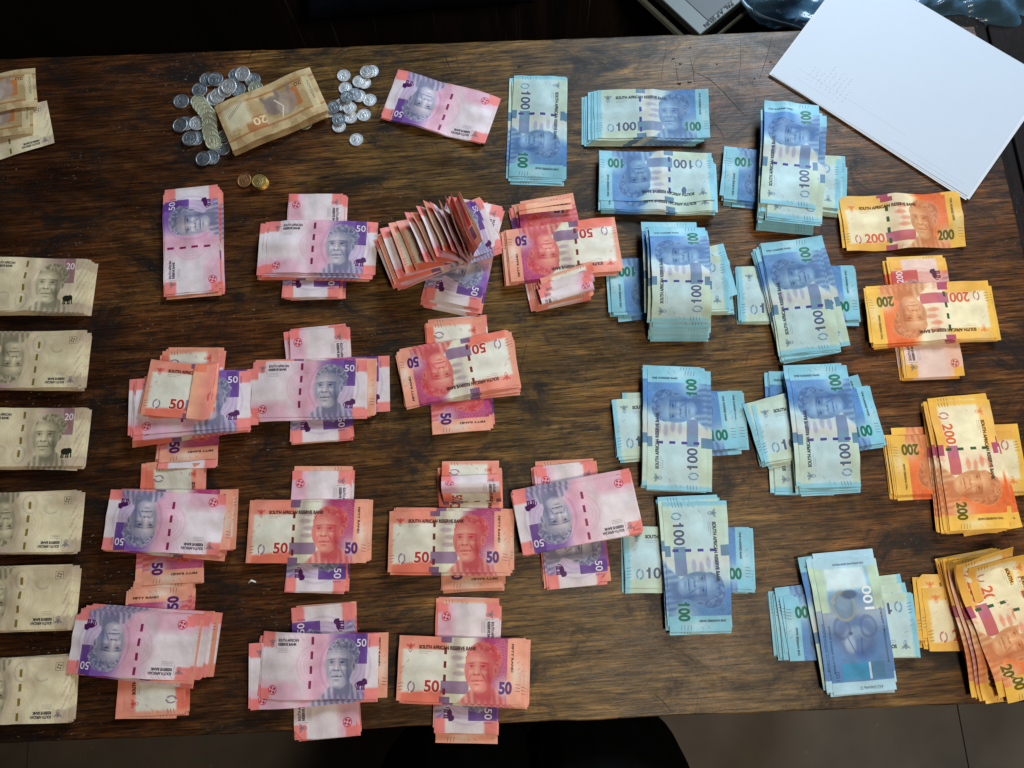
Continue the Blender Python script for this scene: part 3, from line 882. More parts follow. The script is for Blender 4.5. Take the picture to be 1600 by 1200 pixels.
for k, xa in enumerate((.060, .053)):
    folded_note(lo_d, '50o', [(xa - .030, .0085 + k * .001), (xa - .004, .0095 + k * .001), (xa + .004, .010 + k * .001), (xa + .005, .013), (xa + .0035, .0165), (xa - .004, .0175)], .068, off=(0, .003 * k), rot=-.06 - .05 * k, u0=.62, u1=1.0)
(_, mid_e), _ = cross(S(label='vertical red fifties at the bottom of the messy heap beside the olive twenties', design='50o', p1=(300, 548), p2=(289, 716), n=12, fan=(-3, -3), jit=2.2, wave=.003, mix=['50n', '50o'], outs=[(0, 0, 0, 3, '50o')]),
                      S(label='messy purple fifties with a small folded red fifty on top', design='50n', p1=(212, 634), p2=(384, 622), n=14, dz=.0007, fan=(-4, -4), jit=2.2, wave=.003, mix=['50n', '50n', '50o'], outs=[(13, -8, -9, 4, '50o'), (4, 9, 3, 0, '50n'), (7, -10, 2, 1, '50n')]))
zt = 14 * .0007 + .0055
a = at(258, 608, .022); b = mid_e.matrix_basis.inverted() @ a
for k in range(4):                                   # a few notes folded in together
    h = zt - .0048 + .0022 * k
    folded_note(mid_e, '50o', [(0, h), (.080, h + .0016), (.0835, h + .0024), (.081, h + .0031), (.066 - .003 * k, h + .0035)], .067, off=(b.x - .022 + (.0045, -.003, .002, 0)[k], b.y + .003 + (-.004, .003, -.002, 0)[k]), rot=-.16 + (.10, -.05, .04, 0)[k], u0=0, u1=.74, crinkle=.0012)
cross(S(label='vertical fifties with curled ends crossing under the crisp purple fifty stack', design='50n', p1=(497, 514), p2=(502, 690), n=11, fan=(2, 1), wave=.002, lift=.006, lift_end=-1, jit=1.6, mix=['50n', '50o'], cup=.002),
      S(label='horizontal purple fifties with upright face, one note slid out towards the red stack', design='50n', p1=(394.6, 608), p2=(569, 606), n=13, fan=(5, 1), mix=['50n', '50o', '50o'], outs=[(11, 28, 3, 2, '50n'), (5, 11, 1, 0, '50o'), (6, 12, 1, 1, '50o')]))
cross(S(label='vertical fifties beneath the tilted red stack in the middle of the table', design='50o', p1=(709, 501), p2=(721, 676), n=12, fan=(2, 2), mix=['50n', '50o'], outs=[(9, 6, 7, 0, '50n')]),
      S(label='tilted red fifties with inverted face in the middle of the table', design='50o', p1=(801, 557), p2=(627.7, 592), n=12, fan=(2, -3), fanrot=-3, mix=['50n', '50o'], outs=[(10, 3, -5, -6, '50o')]))
cross(S(label='vertical pale fifties under the purple fifties with inverted face, beside a stack of twenties', design='50o', p1=(273, 729), p2=(268, 908), n=12, fan=(-2, -2), mix=['50o']),
      S(label='horizontal purple fifties with inverted face, salmon notes peeking out at one end', design='50n', p1=(345, 820), p2=(165, 811), n=14, fan=(5, -2), mix=['50n', '50o', '50o'], outs=[(1, 10, 2, 3, '50o', True), (2, 16, 1, 4, '50o'), (4, 14, 2, 2, '50n'), (8, 6, -5, -2, '50o')]))
cross(S(label='vertical red fifties beneath the lowest fanned purple fifty stack', design='50o', p1=(236, 1114), p2=(250, 922), n=13, fan=(3, 1), jit=1.6, mix=['50n', '50o'], outs=[(0, 0, 0, 2, '50o')]),
      S(label='horizontal purple fifties with inverted face, fanned wide, touching the olive twenties', design='50n', p1=(296, 1014), p2=(111, 1002), n=16, fan=(28, 2), jit=1.2, mix=['50o', '50n', '50o'], dog=(1, -1, .008), outs=[(12, 6, -6, -3, '50n')]))
cross(S(label='vertical purple fifties under the red stack that has SOUTH AFRICAN RESERVE BANK clear', design='50n', p1=(502, 738), p2=(492, 922), n=10, fan=(4, 1), mix=['50n', '50o'], outs=[(3, 2, 6, 0, '50o', True)]),
      S(label='horizontal red fifties with upright face between two purple stacks, over a white speck', design='50o', p1=(389.5, 832), p2=(571, 832), n=9, fan=(5, 3), mix=['50o']))
(lo_k, _), _ = cross(S(label='rolled and curled fifties sticking out behind the dull red stack', design='50o', p1=(733, 735), p2=(738, 916), n=10, fan=(1, -2), wave=.002, jit=1.8, mix=['50n', '50o']),
                     S(label='horizontal red fifties with upright face next to the tilted purple stack', design='50o', p1=(610.5, 846), p2=(790, 846), n=12, fan=(5, 1), mix=['50n', '50o']))
for k, (x0, x1, zz) in enumerate(((-.030, -.078, .012), (-.034, -.060, .021), (-.028, -.054, .016))):
    folded_note(lo_k, ('50o', '50n', '50o')[k], [(x0, .007), (x0 - .006, zz - .002), (x0 - .012, zz + .002), ((x0 + x1) / 2 - .004, zz + .003), (x1, zz)][::-1], .068, off=(0, .002 * k), rot=.03 * k - .03, u0=.0, u1=.42)
cross(S(label='vertical purple fifties under the tilted purple stack, sideways face and cut corner', design='50n', p1=(882, 718), p2=(907, 927), n=14, fan=(-6, 2), mix=['50n', '50o'], dog=(1, 1, .014), outs=[(1, -3, 3, 0, '50n'), (9, -4, 8, -3, '50o')]),
      S(label='tilted purple fifties with inverted face and a shaded fold, beside blue notes', design='50n', p1=(992, 785), p2=(809.5, 820), n=16, dz=.0007, fan=(2, 3), wave=.002, mix=['50n', '50n', '50o'], lift=.010, lift_end=-1, dog=(-1, 1, .014)))
cross(S(label='vertical fifties overhanging the table edge, sticking out below a purple stack', design='50n', p1=(508, 1154), p2=(503, 950), n=13, fan=(3, 3), mix=['50n', '50o'], dog=(-1, 1, .010)),
      S(label='horizontal purple fifties with upright face, nearest the table edge', design='50n', p1=(411, 1042), p2=(586, 1041), n=14, sq=.95, wave=.004, fan=(-6, -3), fanrot=2, mix=['50n', '50o'], outs=[(2, -14, -7, 4, '50n'), (3, -16, -6, 3, '50n'), (6, 10, 0, 0, '50o')]))
cross(S(label='vertical purple fifties overhanging the table edge, out from under a red stack', design='50n', p1=(732, 943), p2=(727, 1146), n=12, fan=(2, -3), mix=['50n', '50o'], outs=[(11, 0, -12, 0, '50o')]),
      S(label='horizontal red fifties with upright face, nearest the table edge', design='50o', p1=(624.8, 1044), p2=(811, 1050), n=14, fan=(9, -3), mix=['50n', '50o', '50n']))

# --- blue hundreds
stack('vertical thin stack of blue hundreds, alone beside the slanted purple fifties', '100f', (844, 119.5), (837, 274), 6, fan=(1, -9), wave=.003, outs=[(5, 1, -10, 0, '100f'), (4, -5, -1, 1, '100f')])
stack('horizontal blue hundreds fanned at one end, upright face, uppermost of the blue stacks', '100f', (937, 177.5), (1105, 177), 16, fan=(-20, -5), wave=.002, jit=.8, cup=.001)
stack('horizontal wavy blue hundreds with inverted face, below the fanned upright hundreds', '100f', (1108, 276), (942, 274), 16, fan=(2, -12), wave=.003, sway=.005, outs=[(1, 1, -13, -1, '100f'), (2, 3, -15, -1, '100f'), (3, -2, -14, -1, '100f')])
cross(S(label='horizontal blue hundreds under the tall stack by the white paper, inverted value at one end', design='100f', p1=(1318, 288), p2=(1127, 270), n=12, fan=(3, -4), jit=1.6, outs=[(8, 10, -10, 0, '100f'), (5, 10, 1, 3, '100f')]),
      S(label='tall vertical blue hundreds stepped downwards, nearest the white paper', design='100f', p1=(1233, 314), p2=(1239, 162), n=22, dz=.0007, fan=(-4, -30), wave=.003, jit=1.1, mix=['100f'], outs=[(1, 6, -18, 0, '100f'), (2, 6, -20, 0, '100f'), (3, 4, -22, 0, '100f')]))
cross(S(label='horizontal blue hundreds under the arched stack, touching the bright red fifties', design='100f', p1=(1140, 440), p2=(950, 446), n=13, fan=(3, -4), jit=2.0, outs=[(2, 3, 6, 8, '100f'), (4, 8, 5, 10, '100f'), (7, 4, -6, 5, '100f')]),
      S(label='vertical arched blue hundreds with shiny blue thread dashes, bulging upwards', design='100f', p1=(1062, 498), p2=(1057, 362), n=22, dz=.0007, fan=(0, -20), wave=.001, arch=.017, sq=.84, jit=1.3, outs=[(12, -6, 14, 0, '100f'), (1, 2, -5, 0, '100f'), (2, 2, -6, 0, '100f')]))
cross(S(label='horizontal blue hundreds crossing under the slanted vertical stack', design='100f', p1=(1153, 460), p2=(1342, 457), n=11, fan=(-2, -3)),
      S(label='slanted vertical blue hundreds with sideways face, below the tall stepped stack', design='100f', p1=(1265.7, 547), p2=(1232.5, 375.5), n=13, fan=(-5, -6), fanrot=5, outs=[(1, 4, -1, 0, '100f'), (6, 14, 2, 3, '100f')]))
cross(S(label='horizontal blue hundreds crossing under the straight vertical stack with green value on top', design='100f', p1=(957, 669), p2=(1152, 655), n=13, fan=(4, -2), outs=[(2, 12, 4, -3, '100f'), (3, 14, 0, -2, '100f')]),
      S(label='straight vertical blue hundreds with sideways face and cyan thread dashes', design='100f', p1=(1058, 762), p2=(1057.5, 580), n=15, fan=(0, 2), outs=[(1, -5, 5, 0, '100f'), (4, 7, -1, 0, '100f'), (9, -6, 2, 0, '100f')]))
cross(S(label='vertical blue hundreds at the bottom of the three layered cross beside the orange notes', design='100f', p1=(1258, 764), p2=(1246, 584), n=8, fan=(-3, -2)),
      S(label='horizontal blue hundreds in the middle of the three layered cross', design='100f', p1=(1186, 677), p2=(1372, 646), n=13, fan=(-4, -4), outs=[(1, -8, 9, 5, '100f'), (9, 3, -5, 2, '100f')]),
      S(label='vertical blue hundreds on top of the three layered cross', design='100f', p1=(1302, 759), p2=(1280, 572), n=13, fan=(-4, -7), outs=[(10, -3, -8, 2, '100f')]))
cross(S(label='horizontal blue hundreds under the stack with inverted sideways face, touching the tilted purple fifties', design='100f', p1=(972, 870), p2=(1178, 872), n=11, fan=(4, -3), outs=[(8, -4, -5, 0, '100f')]),
      S(label='vertical blue hundreds with crest end up and face near the bottom end', design='100f', p1=(1082, 789), p2=(1096, 981), n=16, fan=(-3, 3), outs=[(1, -3, 7, 1, '100f')]))
cross(S(label='horizontal blue hundreds fanned at the green value end, under the horned animal side', design='100f', p1=(1432, 975), p2=(1228, 983), n=15, fan=(-14, 6), jit=1.5, outs=[(1, -2, 6, 4, '100f'), (3, -6, 13, 3, '100f'), (5, -5, 16, 4, '100f')]),
      S(label='vertical blue hundreds showing the side with a horned animal head', design='100b', p1=(1354, 1079), p2=(1319, 876), n=15, fan=(-6, 3), mix=['100b', '100f'], outs=[(2, 2, 8, 0, '100b'), (7, -12, 6, 2, '100f')]))

# --- orange two hundreds
stack('thin pair of rumpled orange two hundreds lying beside the white paper corner', '200f', (1316, 352), (1505, 343), 3, wave=.005, fan=(0, 3), sway=.003, outs=[(2, 1, 5, -1, '200f')])
cross(S(label='vertical pinkish two hundreds under the inverted orange stack', design='200n', p1=(1463, 588), p2=(1433, 405), n=11, fan=(-5, -1), mix=['200f', '200n'], outs=[(1, -3, 0, 0, '200f')]),
      S(label='horizontal orange two hundreds with inverted face, over a pink vertical stack', design='200f', p1=(1557, 483), p2=(1357, 494), n=13, fan=(1, -4), mix=['200f'], outs=[(4, 5, -3, 0, '200f')]))
cross(S(label='horizontal orange two hundreds crossing under, running off past the table edge', design='200f', p1=(1604, 720), p2=(1390, 727), n=13, fan=(-8, -4), outs=[(7, 5, 10, 0, '200f')]),
      S(label='vertical orange two hundreds with crest end up beside the three layered blue cross', design='200f', p1=(1499, 628), p2=(1534, 824), n=16, fan=(-8, -3), fanrot=-3, mix=['200f'], outs=[(1, 3, 6, 2, '200f'), (12, 10, -4, 6, '200f')]))
(_, mess), _ = cross(S(label='horizontal orange two hundreds jutting out of the curled heap near the corner', design='200f', p1=(1449, 968), p2=(1655, 962), n=12, fan=(-5, 6), outs=[(1, -4, 14, -1, '200f'), (3, -9, 10, -2, '200f')]),
                     S(label='curled heap of orange two hundreds at the table corner', design='200f', p1=(1536, 878), p2=(1590, 1080), n=12, dz=.0009, fan=(-7, 3), fanrot=3, wave=.006, jit=1.5, mix=['200f', '200n'], lift=.012, lift_end=-1))
zt = 13 * .0009 + .006
for k, (dx, dy, rt, L1) in enumerate(((.004, -.010, .08, .032), (.006, -.020, .13, .022))):
    pts = [(-.072, zt + .012 + .004 * k), (-.060, zt + .004), (-.03, zt + .003), (.01, zt + .004 + .003 * k), (.05, zt + .002), (.076, zt - .003)]
    pts = [(x + L1 - .04, z_) for x, z_ in pts]
    folded_note(mess, '200f', pts, .07, off=(dx + .006, dy + .026), rot=rt, crinkle=.004)

# --- brown twenties on the coins and at the table's far corner
stack('tan worn twenties bundle with elephant side up, lying on the silver coins', '20b', (493, 139.5), (350.5, 198.5), 15, zb=.0035, dz=.0006, fan=(-1, -1), wave=.003, mix=['20b'], jit=.8)
for i, (lab, ds, pa, pb, rr) in enumerate((
        ('pale folded twenty note lowest of the three at the far corner of the table', '20n', (79, 190), (-60, 196), .25),
        ('brown folded twenty note between two others at the far corner of the table', '20b', (52, 176), (-90, 190), .05),
        ('brown folded twenty note uppermost of the three at the far corner', '20b', (57, 136), (-85, 160), 0))):
    a, b = at(*pa, .002 + .003 * i), at(*pb, .002 + .003 * i)
    ang = math.atan2(b.y - a.y, b.x - a.x) + (math.pi if ds == '20n' else 0) * 0
    r_ = empty('folded_banknote', (a.x, a.y, TZ + .0006 + .0035 * i), ang)
    tag(r_, lab, 'banknote', 'folded twenty notes at the far corner')
    folded_note(r_, ds, [(0, .001), (.03, .003), (.07, .0015), (.11, .003), (.134, .001)], .066 - .004 * i, u0=0, u1=1, crinkle=.003, rot=rr, skew=.004 if i == 0 else 0)

# ------------------------------------------------------------------ table
tl, tr_, bl, br = at(-160, 97.7), at(1528, 38.5), at(-160, 1168.5), at(1700, 1093)
e1 = at(1565, 237); e2 = at(1600, 402)
# far edge, table end and near edge as measured lines, meeting at the corners


def meet(p, q, r_, s):
    d1, d2 = q - p, s - r_
    t = ((r_.x - p.x) * d2.y - (r_.y - p.y) * d2.x) / (d1.x * d2.y - d1.y * d2.x)
    return p + d1 * t


far_r = meet(at(0, 92), at(1230, 48), e1, e2)
near_r = meet(at(0, 1162), at(1600, 1097), e1, e2)
far_l = at(0, 92) + (at(0, 92) - at(1230, 48)) * .45
near_l = at(0, 1162) + (at(0, 1162) - at(1600, 1097)) * .45
tc = (far_r + near_r + far_l + near_l) / 4
table = empty('table', (tc.x, tc.y, 0))
tag(table, 'old scarred dark wooden table under all the money', 'table')
loop = []
for k, (a, b) in enumerate(((near_l, near_r), (near_r, far_r), (far_r, far_l), (far_l, near_l))):
    n = 150 if k in (0, 2) else 60
    nrm = Vector((-(b - a).y, (b - a).x, 0)).normalized()
    for i in range(n):
        t = i / n
        q = a + (b - a) * t
        w = .0012 * mnoise.noise((q.x * 14, q.y * 14, 3)) + .0007 * mnoise.noise((q.x * 70, q.y * 70, 7))
        chip = max(0, mnoise.noise((q.x * 22, q.y * 22, 19)) - .42) * .010
        if k == 1 and t > .985 or k == 2 and t < .007: chip += .003
        loop.append(((q + nrm * (w + chip)).xy - tc.xy))
mb = MB().prism([(p_.x, p_.y) for p_ in loop], TZ - .034, TZ)
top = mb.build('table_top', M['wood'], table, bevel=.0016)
for sx, sy in ((1, 1), (1, -1), (-1, 1), (-1, -1)):
    x, y = (far_r.x - tc.x - .10) * sx, (.34) * sy
    MB().tube([(x, y, 0), (x, y, .10), (x, y, .35), (x, y, TZ - .035)], [.028, .033, .038, .040], 14).build('leg', M['wood'], table, True)
for y in (-.34, .34):
    MB().box((-.78, y - .012, TZ - .13), (.78, y + .012, TZ - .036)).build('apron', M['wood'], table)

# knife cuts and pen strokes in the wood
cuts = [((694, 84), (699, 97), (706, 113), 1.5), ((712, 85), (716, 104), 1.6), ((771, 80), (757, 122), .7), ((800, 84), (806, 118), .6), ((690, 95), (700, 110), 1.1),
        ((1084, 112), (1108, 123), (1130, 143), (1152, 168), (1166, 182), .9), ((1207, 54), (1199, 86), (1186, 126), .7), ((1078, 88), (1083, 110), (1087, 142), .7), ((1055, 95), (1058, 118), (1060, 133), .8),
        ((1043, 66), (1036, 100), (1033, 128), .5), ((1157, 60), (1157, 100), (1152, 150), .4), ((1175, 122), (1181, 160), .5), ((1110, 185), (1126, 205), (1133, 218), .6),
        ((755, 290), (772, 312), (792, 334), .7), ((640, 85), (655, 125), .5), ((627, 82), (632, 110), .5), ((740, 84), (736, 120), .4), ((583, 766), (594, 778), (606, 800), .8),
        ((1022, 1084), (1035, 1095), (1050, 1112), .9), ((822, 1080), (828, 1112), .6), ((830, 1078), (833, 1110), .5), ((838, 1084), (842, 1112), .6), ((846, 1080), (845, 1108), .5), ((818, 1096), (852, 1090), .4), ((817, 1103), (850, 1098), .4),
        ((430, 255), (434, 285), .6), ((700, 690), (745, 716), .3), ((960, 930), (990, 965), .5), ((1420, 690), (1436, 716), .5), ((880, 130), (905, 165), .5), ((905, 95), (955, 100), .5), ((1012, 93), (1022, 92), 1.6),
        ((540, 102), (556, 128), .5), ((512, 84), (522, 118), .7), ((502, 88), (506, 112), .5), ((596, 84), (600, 106), .5), ((350, 290), (362, 300), .5), ((1330, 330), (1338, 352), .4), ((870, 545), (905, 552), .5), ((1120, 545), (1150, 552), .5)]
mb = MB()
for cut in cuts:
    *pts, w = cut
    pts = [at(*q, .0002) for q in pts]
    b0, n = len(mb.v), len(pts)
    for i, q in enumerate(pts):
        d = (pts[min(i + 1, n - 1)] - pts[max(i - 1, 0)]).normalized()
        nn = Vector((-d.y, d.x, 0)) * (w / 1000 * .5 * (.35 if i in (0, n - 1) else 1))
        for s_ in (nn, -nn): mb.v.append((q.x + s_.x - tc.x, q.y + s_.y - tc.y, TZ + .00012))
    mb.f += [(b0 + 2 * i, b0 + 2 * i + 1, b0 + 2 * i + 3, b0 + 2 * i + 2) for i in range(n - 1)]
for (x, y, rx, ry) in ((1061, 131, 4, 2.4), (1077, 129, 4, 1.6), (1052, 92, 3, 1.6), (1063, 100, 3, 1.4), (1204, 97, 2, 1.6), (1179, 123, 2, 1.6), (1120, 101, 1.4, 1.2), (812, 104, 5, 2), (1078, 75, 2.4, 1.2), (625, 97, 2, 1.6), (745, 115, 1.6, 1.2)):
    c = at(x, y)
    b0 = len(mb.v)
    for k in range(12):
        t = k * math.pi / 6
        r_ = 1 + .35 * math.sin(3 * t + x)
        mb.v.append((c.x - tc.x + rx * .0008 * r_ * math.cos(t), c.y - tc.y + ry * .0008 * r_ * math.sin(t), TZ + .00016))
    mb.f.append(tuple(range(b0, b0 + 12)))
tag(mb.build('scratches', M['gouge'], table), kind='stuff')

# ------------------------------------------------------------------ coins
_coin = {}


def coin_mesh(r):
    k = round(r, 5)
    if k not in _coin:
        th = .0020
        prof = [(0, 0), (r * .96, 0), (r, .0003), (r, th - .0003), (r * .97, th), (r * .86, th), (r * .83, th - .00035), (0, th - .00035)]
        n = 36
        v, f = [(0, 0, 0)], []
        for pr, pz in prof[1:-1]:
            for j in range(n):
                t = 2 * math.pi * j / n
                v.append((pr * math.cos(t), pr * math.sin(t), pz))
        v.append((0, 0, prof[-1][1]))
        m_ = len(prof) - 2
        for j in range(n):
            f.append((0, 1 + (j + 1) % n, 1 + j))
            for i in range(m_ - 1):
                a = 1 + i * n
                f.append((a + j, a + (j + 1) % n, a + n + (j + 1) % n, a + n + j))
            a = 1 + (m_ - 1) * n
            f.append((a + j, a + (j + 1) % n, len(v) - 1))
        _coin[k] = mesh('coin', v, f)
        w, g = [], []

        def dome(cx, cy, rx, ry, h):                      # low struck relief
            b = len(w)
            for q, hh in ((1, 0), (.72, .7), (.35, 1)):
                for j in range(10):
                    t = j * math.pi / 5
                    w.append((cx + rx * q * math.cos(t), cy + ry * q * math.sin(t), th - .00036 + .5 * h * hh))
            for i in range(2):
                for j in range(10):
                    a = b + i * 10
                    g.append((a + j, a + (j + 1) % 10, a + 10 + (j + 1) % 10, a + 10 + j))
            g.append(tuple(b + 20 + j for j in range(10)))
        dome(0, -.08 * r, .26 * r, .40 * r, .0005)
        for s_ in (-1, 1):
            dome(s_ * .34 * r, .22 * r, .22 * r, .12 * r, .0004); dome(s_ * .42 * r, -.2 * r, .09 * r, .3 * r, .00035); dome(s_ * .22 * r, .45 * r, .16 * r, .09 * r, .0004)
        dome(0, .42 * r, .12 * r, .14 * r, .00045)
        for j in range(9): dome(.68 * r * math.cos(.6 + j * .25), .68 * r * math.sin(.6 + j * .25), .05 * r, .07 * r, .0003)
        _coin[k, 'e'] = mesh('emblem', w, g, True)
        for me in (_coin[k], _coin[k, 'e']): me.materials.append(None)
    return _coin[k], _coin[k, 'e']


def coin(label, px, py, r, mat, lvl=0.0, tilt=None, group='silver coins around the tan notes', z=None):
    zz = lvl * .00205 if z is None else z
    c = at(px, py, zz + .002)
    root = empty('coin', (c.x, c.y, TZ + zz + .0001))
    tag(root, label, 'coin', group)
    a, b = coin_mesh(r)
    for nm, me in (('disc', a), ('emblem', b)):
        o = bpy.data.objects.new(nm, me); C.objects.link(o); o.parent = root if nm == 'disc' else dsc
        if nm == 'disc': dsc = o
        o.material_slots[0].link = 'OBJECT'; o.material_slots[0].material = M[mat]
        if nm == 'emblem': o.rotation_euler = (0, 0, RNG.uniform(0, 6.28))
    if tilt:
        d, ang = tilt                                    # direction (rad) that is raised
        ax = Vector((math.cos(d + math.pi / 2), math.sin(d + math.pi / 2), 0))
        root.rotation_mode = 'QUATERNION'
        from mathutils import Quaternion
        root.rotation_quaternion = Quaternion(ax, -ang)
    return root


BIG, SMALL = .0105, .0091
for d in (
        ('dark silver coin on top of its twin behind the bright pile', 336, 123.5, BIG, 'dull', 1, None), ('dark coin half under its twin, near the table back edge', 323, 124, BIG, 'dull', 0, None),
        ('pale blue-grey coin nearest the table back edge, on another coin', 378.4, 114.8, BIG, 'silver', 1, (.6, .12)), ('coin half hidden under the pale blue-grey coin', 368, 117, BIG, 'dull', 0, None),
        ('dark coin between the pale coin and the tan notes', 394.4, 124.4, BIG, 'dull', 0, None), ('greenish coin half under the tan notes edge', 399, 138, BIG, 'green', .6, None),
        ('topmost shiny bright coin beside the tan notes', 357, 134.4, BIG, 'silver', 3, (1.2, .16)), ('bright coin directly under the topmost shiny coin', 351.5, 140, BIG, 'silver', 2, (1.2, .16)),
        ('dark coin beside the shiny pile, half under the tan notes', 371, 139.5, BIG, 'dull', .6, None), ('bright tilted coin below the topmost shiny coin', 339.4, 149.4, BIG, 'silver', 1, (1.2, .14)),
        ('lowest bright coin of the shiny pile, touching the tan notes', 334, 153, BIG, 'silver', 0, (1.2, .06)), ('dark coin at the head of the greenish row', 311, 140, BIG, 'dull', 0, None),
        ('lone dark coin farthest from the tan notes', 282.5, 158, BIG, 'dull', 0, None), ('dark coin leaning on another beside the greenish row', 281, 195, BIG, 'dull', .8, (0, .1)),
        ('coin mostly hidden under a dark coin beside the greenish row', 289, 193, BIG, 'dull', 0, None), ('bright coin tucked beside the middle of the greenish row', 307, 192, BIG, 'silver', .4, None),
        ('dark coin with a bright rim below the tucked bright coin', 296, 216, BIG, 'dull', 1, None), ('coin under the dark coin with the bright rim', 305, 216, BIG, 'dull', 0, None),
        ('dark coin between the end of the greenish row and the tan notes', 347, 231, BIG, 'dull', 0, None), ('coin in the shadow beside the tan notes lower corner', 349, 214, BIG, 'dull', 0, None),
        ('dark coin of the lowest pair under the greenish row', 317, 247.5, BIG, 'dull', .9, (0, .09)), ('coin half under its neighbour in the lowest pair', 330, 245.5, BIG, 'dull', 0, None),
        ('greenish coin in the shadow below the tan notes long edge', 476, 191, BIG, 'green', 0, None)):
    coin(*d)
row = [(309, 158), (312, 163), (316, 167.5), (320, 173), (324.5, 178.5), (326.5, 186), (327, 194), (327.5, 204), (329, 212), (332.5, 221)]
for i, (x, y) in enumerate(row):
    q = row[max(i - 1, 0)]; w = row[min(i + 1, len(row) - 1)]
    a, b = at(*q), at(*w)
    d = math.atan2(a.y - b.y, a.x - b.x)
    lab = 'first greenish coin of the overlapping row, farthest from its top coin' if i == 0 else 'whole greenish coin on top at the lower end of the overlapping row' if i == 9 else '%s greenish coin of the overlapping row, counted up from its whole lowest coin' % ('second third fourth fifth sixth seventh eighth ninth'.split()[8 - i])
    coin(lab, x, y, .0104, 'green', tilt=(d + math.pi, -.30) if i else (d, .02), group='greenish coins in an overlapping row', z=.0034 if i else 0)
GS = 'small silver coins between the tan and purple notes'
for d in (
        ('lone small coin nearest the tan notes top corner', 536.9, 117.8, SMALL, 'silver', 0, None), ('brightest small coin on top of two others', 572.5, 111.5, SMALL, 'silver', 2, (.4, .1)),
        ('second small coin of the pile nearest the back edge', 576.5, 112, SMALL, 'silver', 1, (.2, .08)), ('lowest small coin of the pile nearest the back edge', 581, 111, SMALL, 'silver', 0, None),
        ('small coin lying on another just below the brightest pile', 561, 127, SMALL, 'silver', 1, None), ('small coin half hidden below the brightest pile', 569, 129, SMALL, 'silver', 0, None),
        ('small coin with clear relief above the dark top coin', 539.4, 137.5, SMALL, 'silver', 0, None), ('dark small coin on top in the middle of the scatter', 542.3, 151, SMALL, 'dull', 2, None),
        ('small dark coin just beside the dark top coin', 553.8, 146.9, SMALL, 'dull', 1, (3, .08)), ('small coin under its neighbour towards the purple notes', 560.6, 149.8, SMALL, 'silver', .4, None),
        ('separate small coin nearest the purple notes, with relief', 577.5, 156, SMALL, 'silver', 0, None), ('flat small coin below the dark top coin', 546.3, 168.5, SMALL, 'silver', 1, None),
        ('small coin mostly hidden behind the dark top coin', 533, 163, SMALL, 'silver', 0, None), ('dark small coin nearest the tan notes', 520.6, 167, SMALL, 'dull', 1.4, (1.2, .1)),
        ('thin sliver of a small coin under the dark coin by the tan notes', 515.5, 173.5, SMALL, 'silver', 0, None), ('small grey coin resting on another at the lower end', 529, 186, SMALL, 'dull', 1, None),
        ('small coin half under the grey coin at the lower end', 529.4, 197, SMALL, 'silver', 0, None), ('small coin half under the flat coin in the scatter', 547.5, 183, SMALL, 'silver', 0, None),
        ('separate plain small coin beside the lower end of the scatter', 568.4, 179.4, SMALL, 'silver', 0, None), ('lone small coin lowest of all, well apart from the scatter', 556.5, 218, SMALL, 'silver', 0, None)):
    coin(*d, group=GS)
GG = 'brass coins above the vertical purple fifties'
coin('brown copper coin tilted against the brass coins', 381.5, 281.3, .0096, 'copper', 0, (.5, .16), GG, z=.0012)
coin('lowest brass coin of the little pile', 408.5, 286.5, .0096, 'gold', 0, None, GG)
coin('middle brass coin of the little pile', 406.5, 284.5, .0096, 'gold', 1, None, GG)
coin('top brass coin of the little pile', 404.4, 282.5, .0096, 'gold', 2, None, GG)

# ------------------------------------------------------------------ white paper
pa, pb = at(1206, 115, .004), at(1510, 306, .004)
d = (pb - pa).normalized()
ang = math.atan2(d.y, d.x)
paper = empty('paper_stack', (pa.x, pa.y, TZ), ang)
tag(paper, 'pile of white paper sheets with faint pencil marks, lying across the table corner', 'paper')
for i in range(11):
    w, l = .210, .297
    dx, dy = (RNG.gauss(0, .0012), RNG.gauss(0, .0012)) if i < 10 else (0, 0)
    if i == 0: dx, dy = -.001, -.0022
    rt = RNG.gauss(0, .004) if i < 10 else 0
    if i in (6, 7, 8, 9): rt += (-.004, .006, -.011, -.007)[i - 6]; dx += (.001, -.002, .002, .0015)[i - 6]; dy -= .0008
    bend = lambda x, y, i=i: .00022 * i + .0006 * (1 + math.sin(7 * x + .4 * i)) * (i / 10) + .003 * (i / 10) * max(0, (x - .2) / .1) ** 2 * .3
    xs = [l * k / 24 for k in range(25)]; ys = [w * k / 12 for k in range(13)]
    me = sheet_mesh('sheet', xs, ys, lambda x, y: (Vector((x, y, bend(x, y))), UPZ), lambda x, y: (1 - y / w if 0 else y / w, x / l), .00012)
    o = link('sheet', me, paper, [PRINT['sheet'] if i == 10 else M['card'] if i == 0 else M['paper'], M['paper'], M['paper']])
    o.location = (dx, dy, .0004 + .0001 * i); o.rotation_euler = (0, 0, rt)

# ------------------------------------------------------------------ small litter on the wood
c = at(395, 909)
mb = MB(); mb.tube([(c.x - .005, c.y - .001, TZ + .0012), (c.x - .001, c.y + .0016, TZ + .0014), (c.x + .004, c.y - .0008, TZ + .0012)], [.0008, .0013, .0009], 8)
tag(mb.build('crumb', M['crumb'], None, True), 'tiny white scrap on bare wood between the purple and red stacks', 'scrap')
pts = [at(x, y) for x, y in ((1178, 853), (1190, 851), (1199, 858), (1203, 868), (1201, 880), (1198, 892), (1192, 900))]
mb = MB(); mb.tube([(q.x, q.y, TZ + .0004) for q in pts], .00028, 6)
tag(mb.build('thread', M['thread'], None, True), 'thin curved hair-like thread on the wood beside blue notes', 'thread')

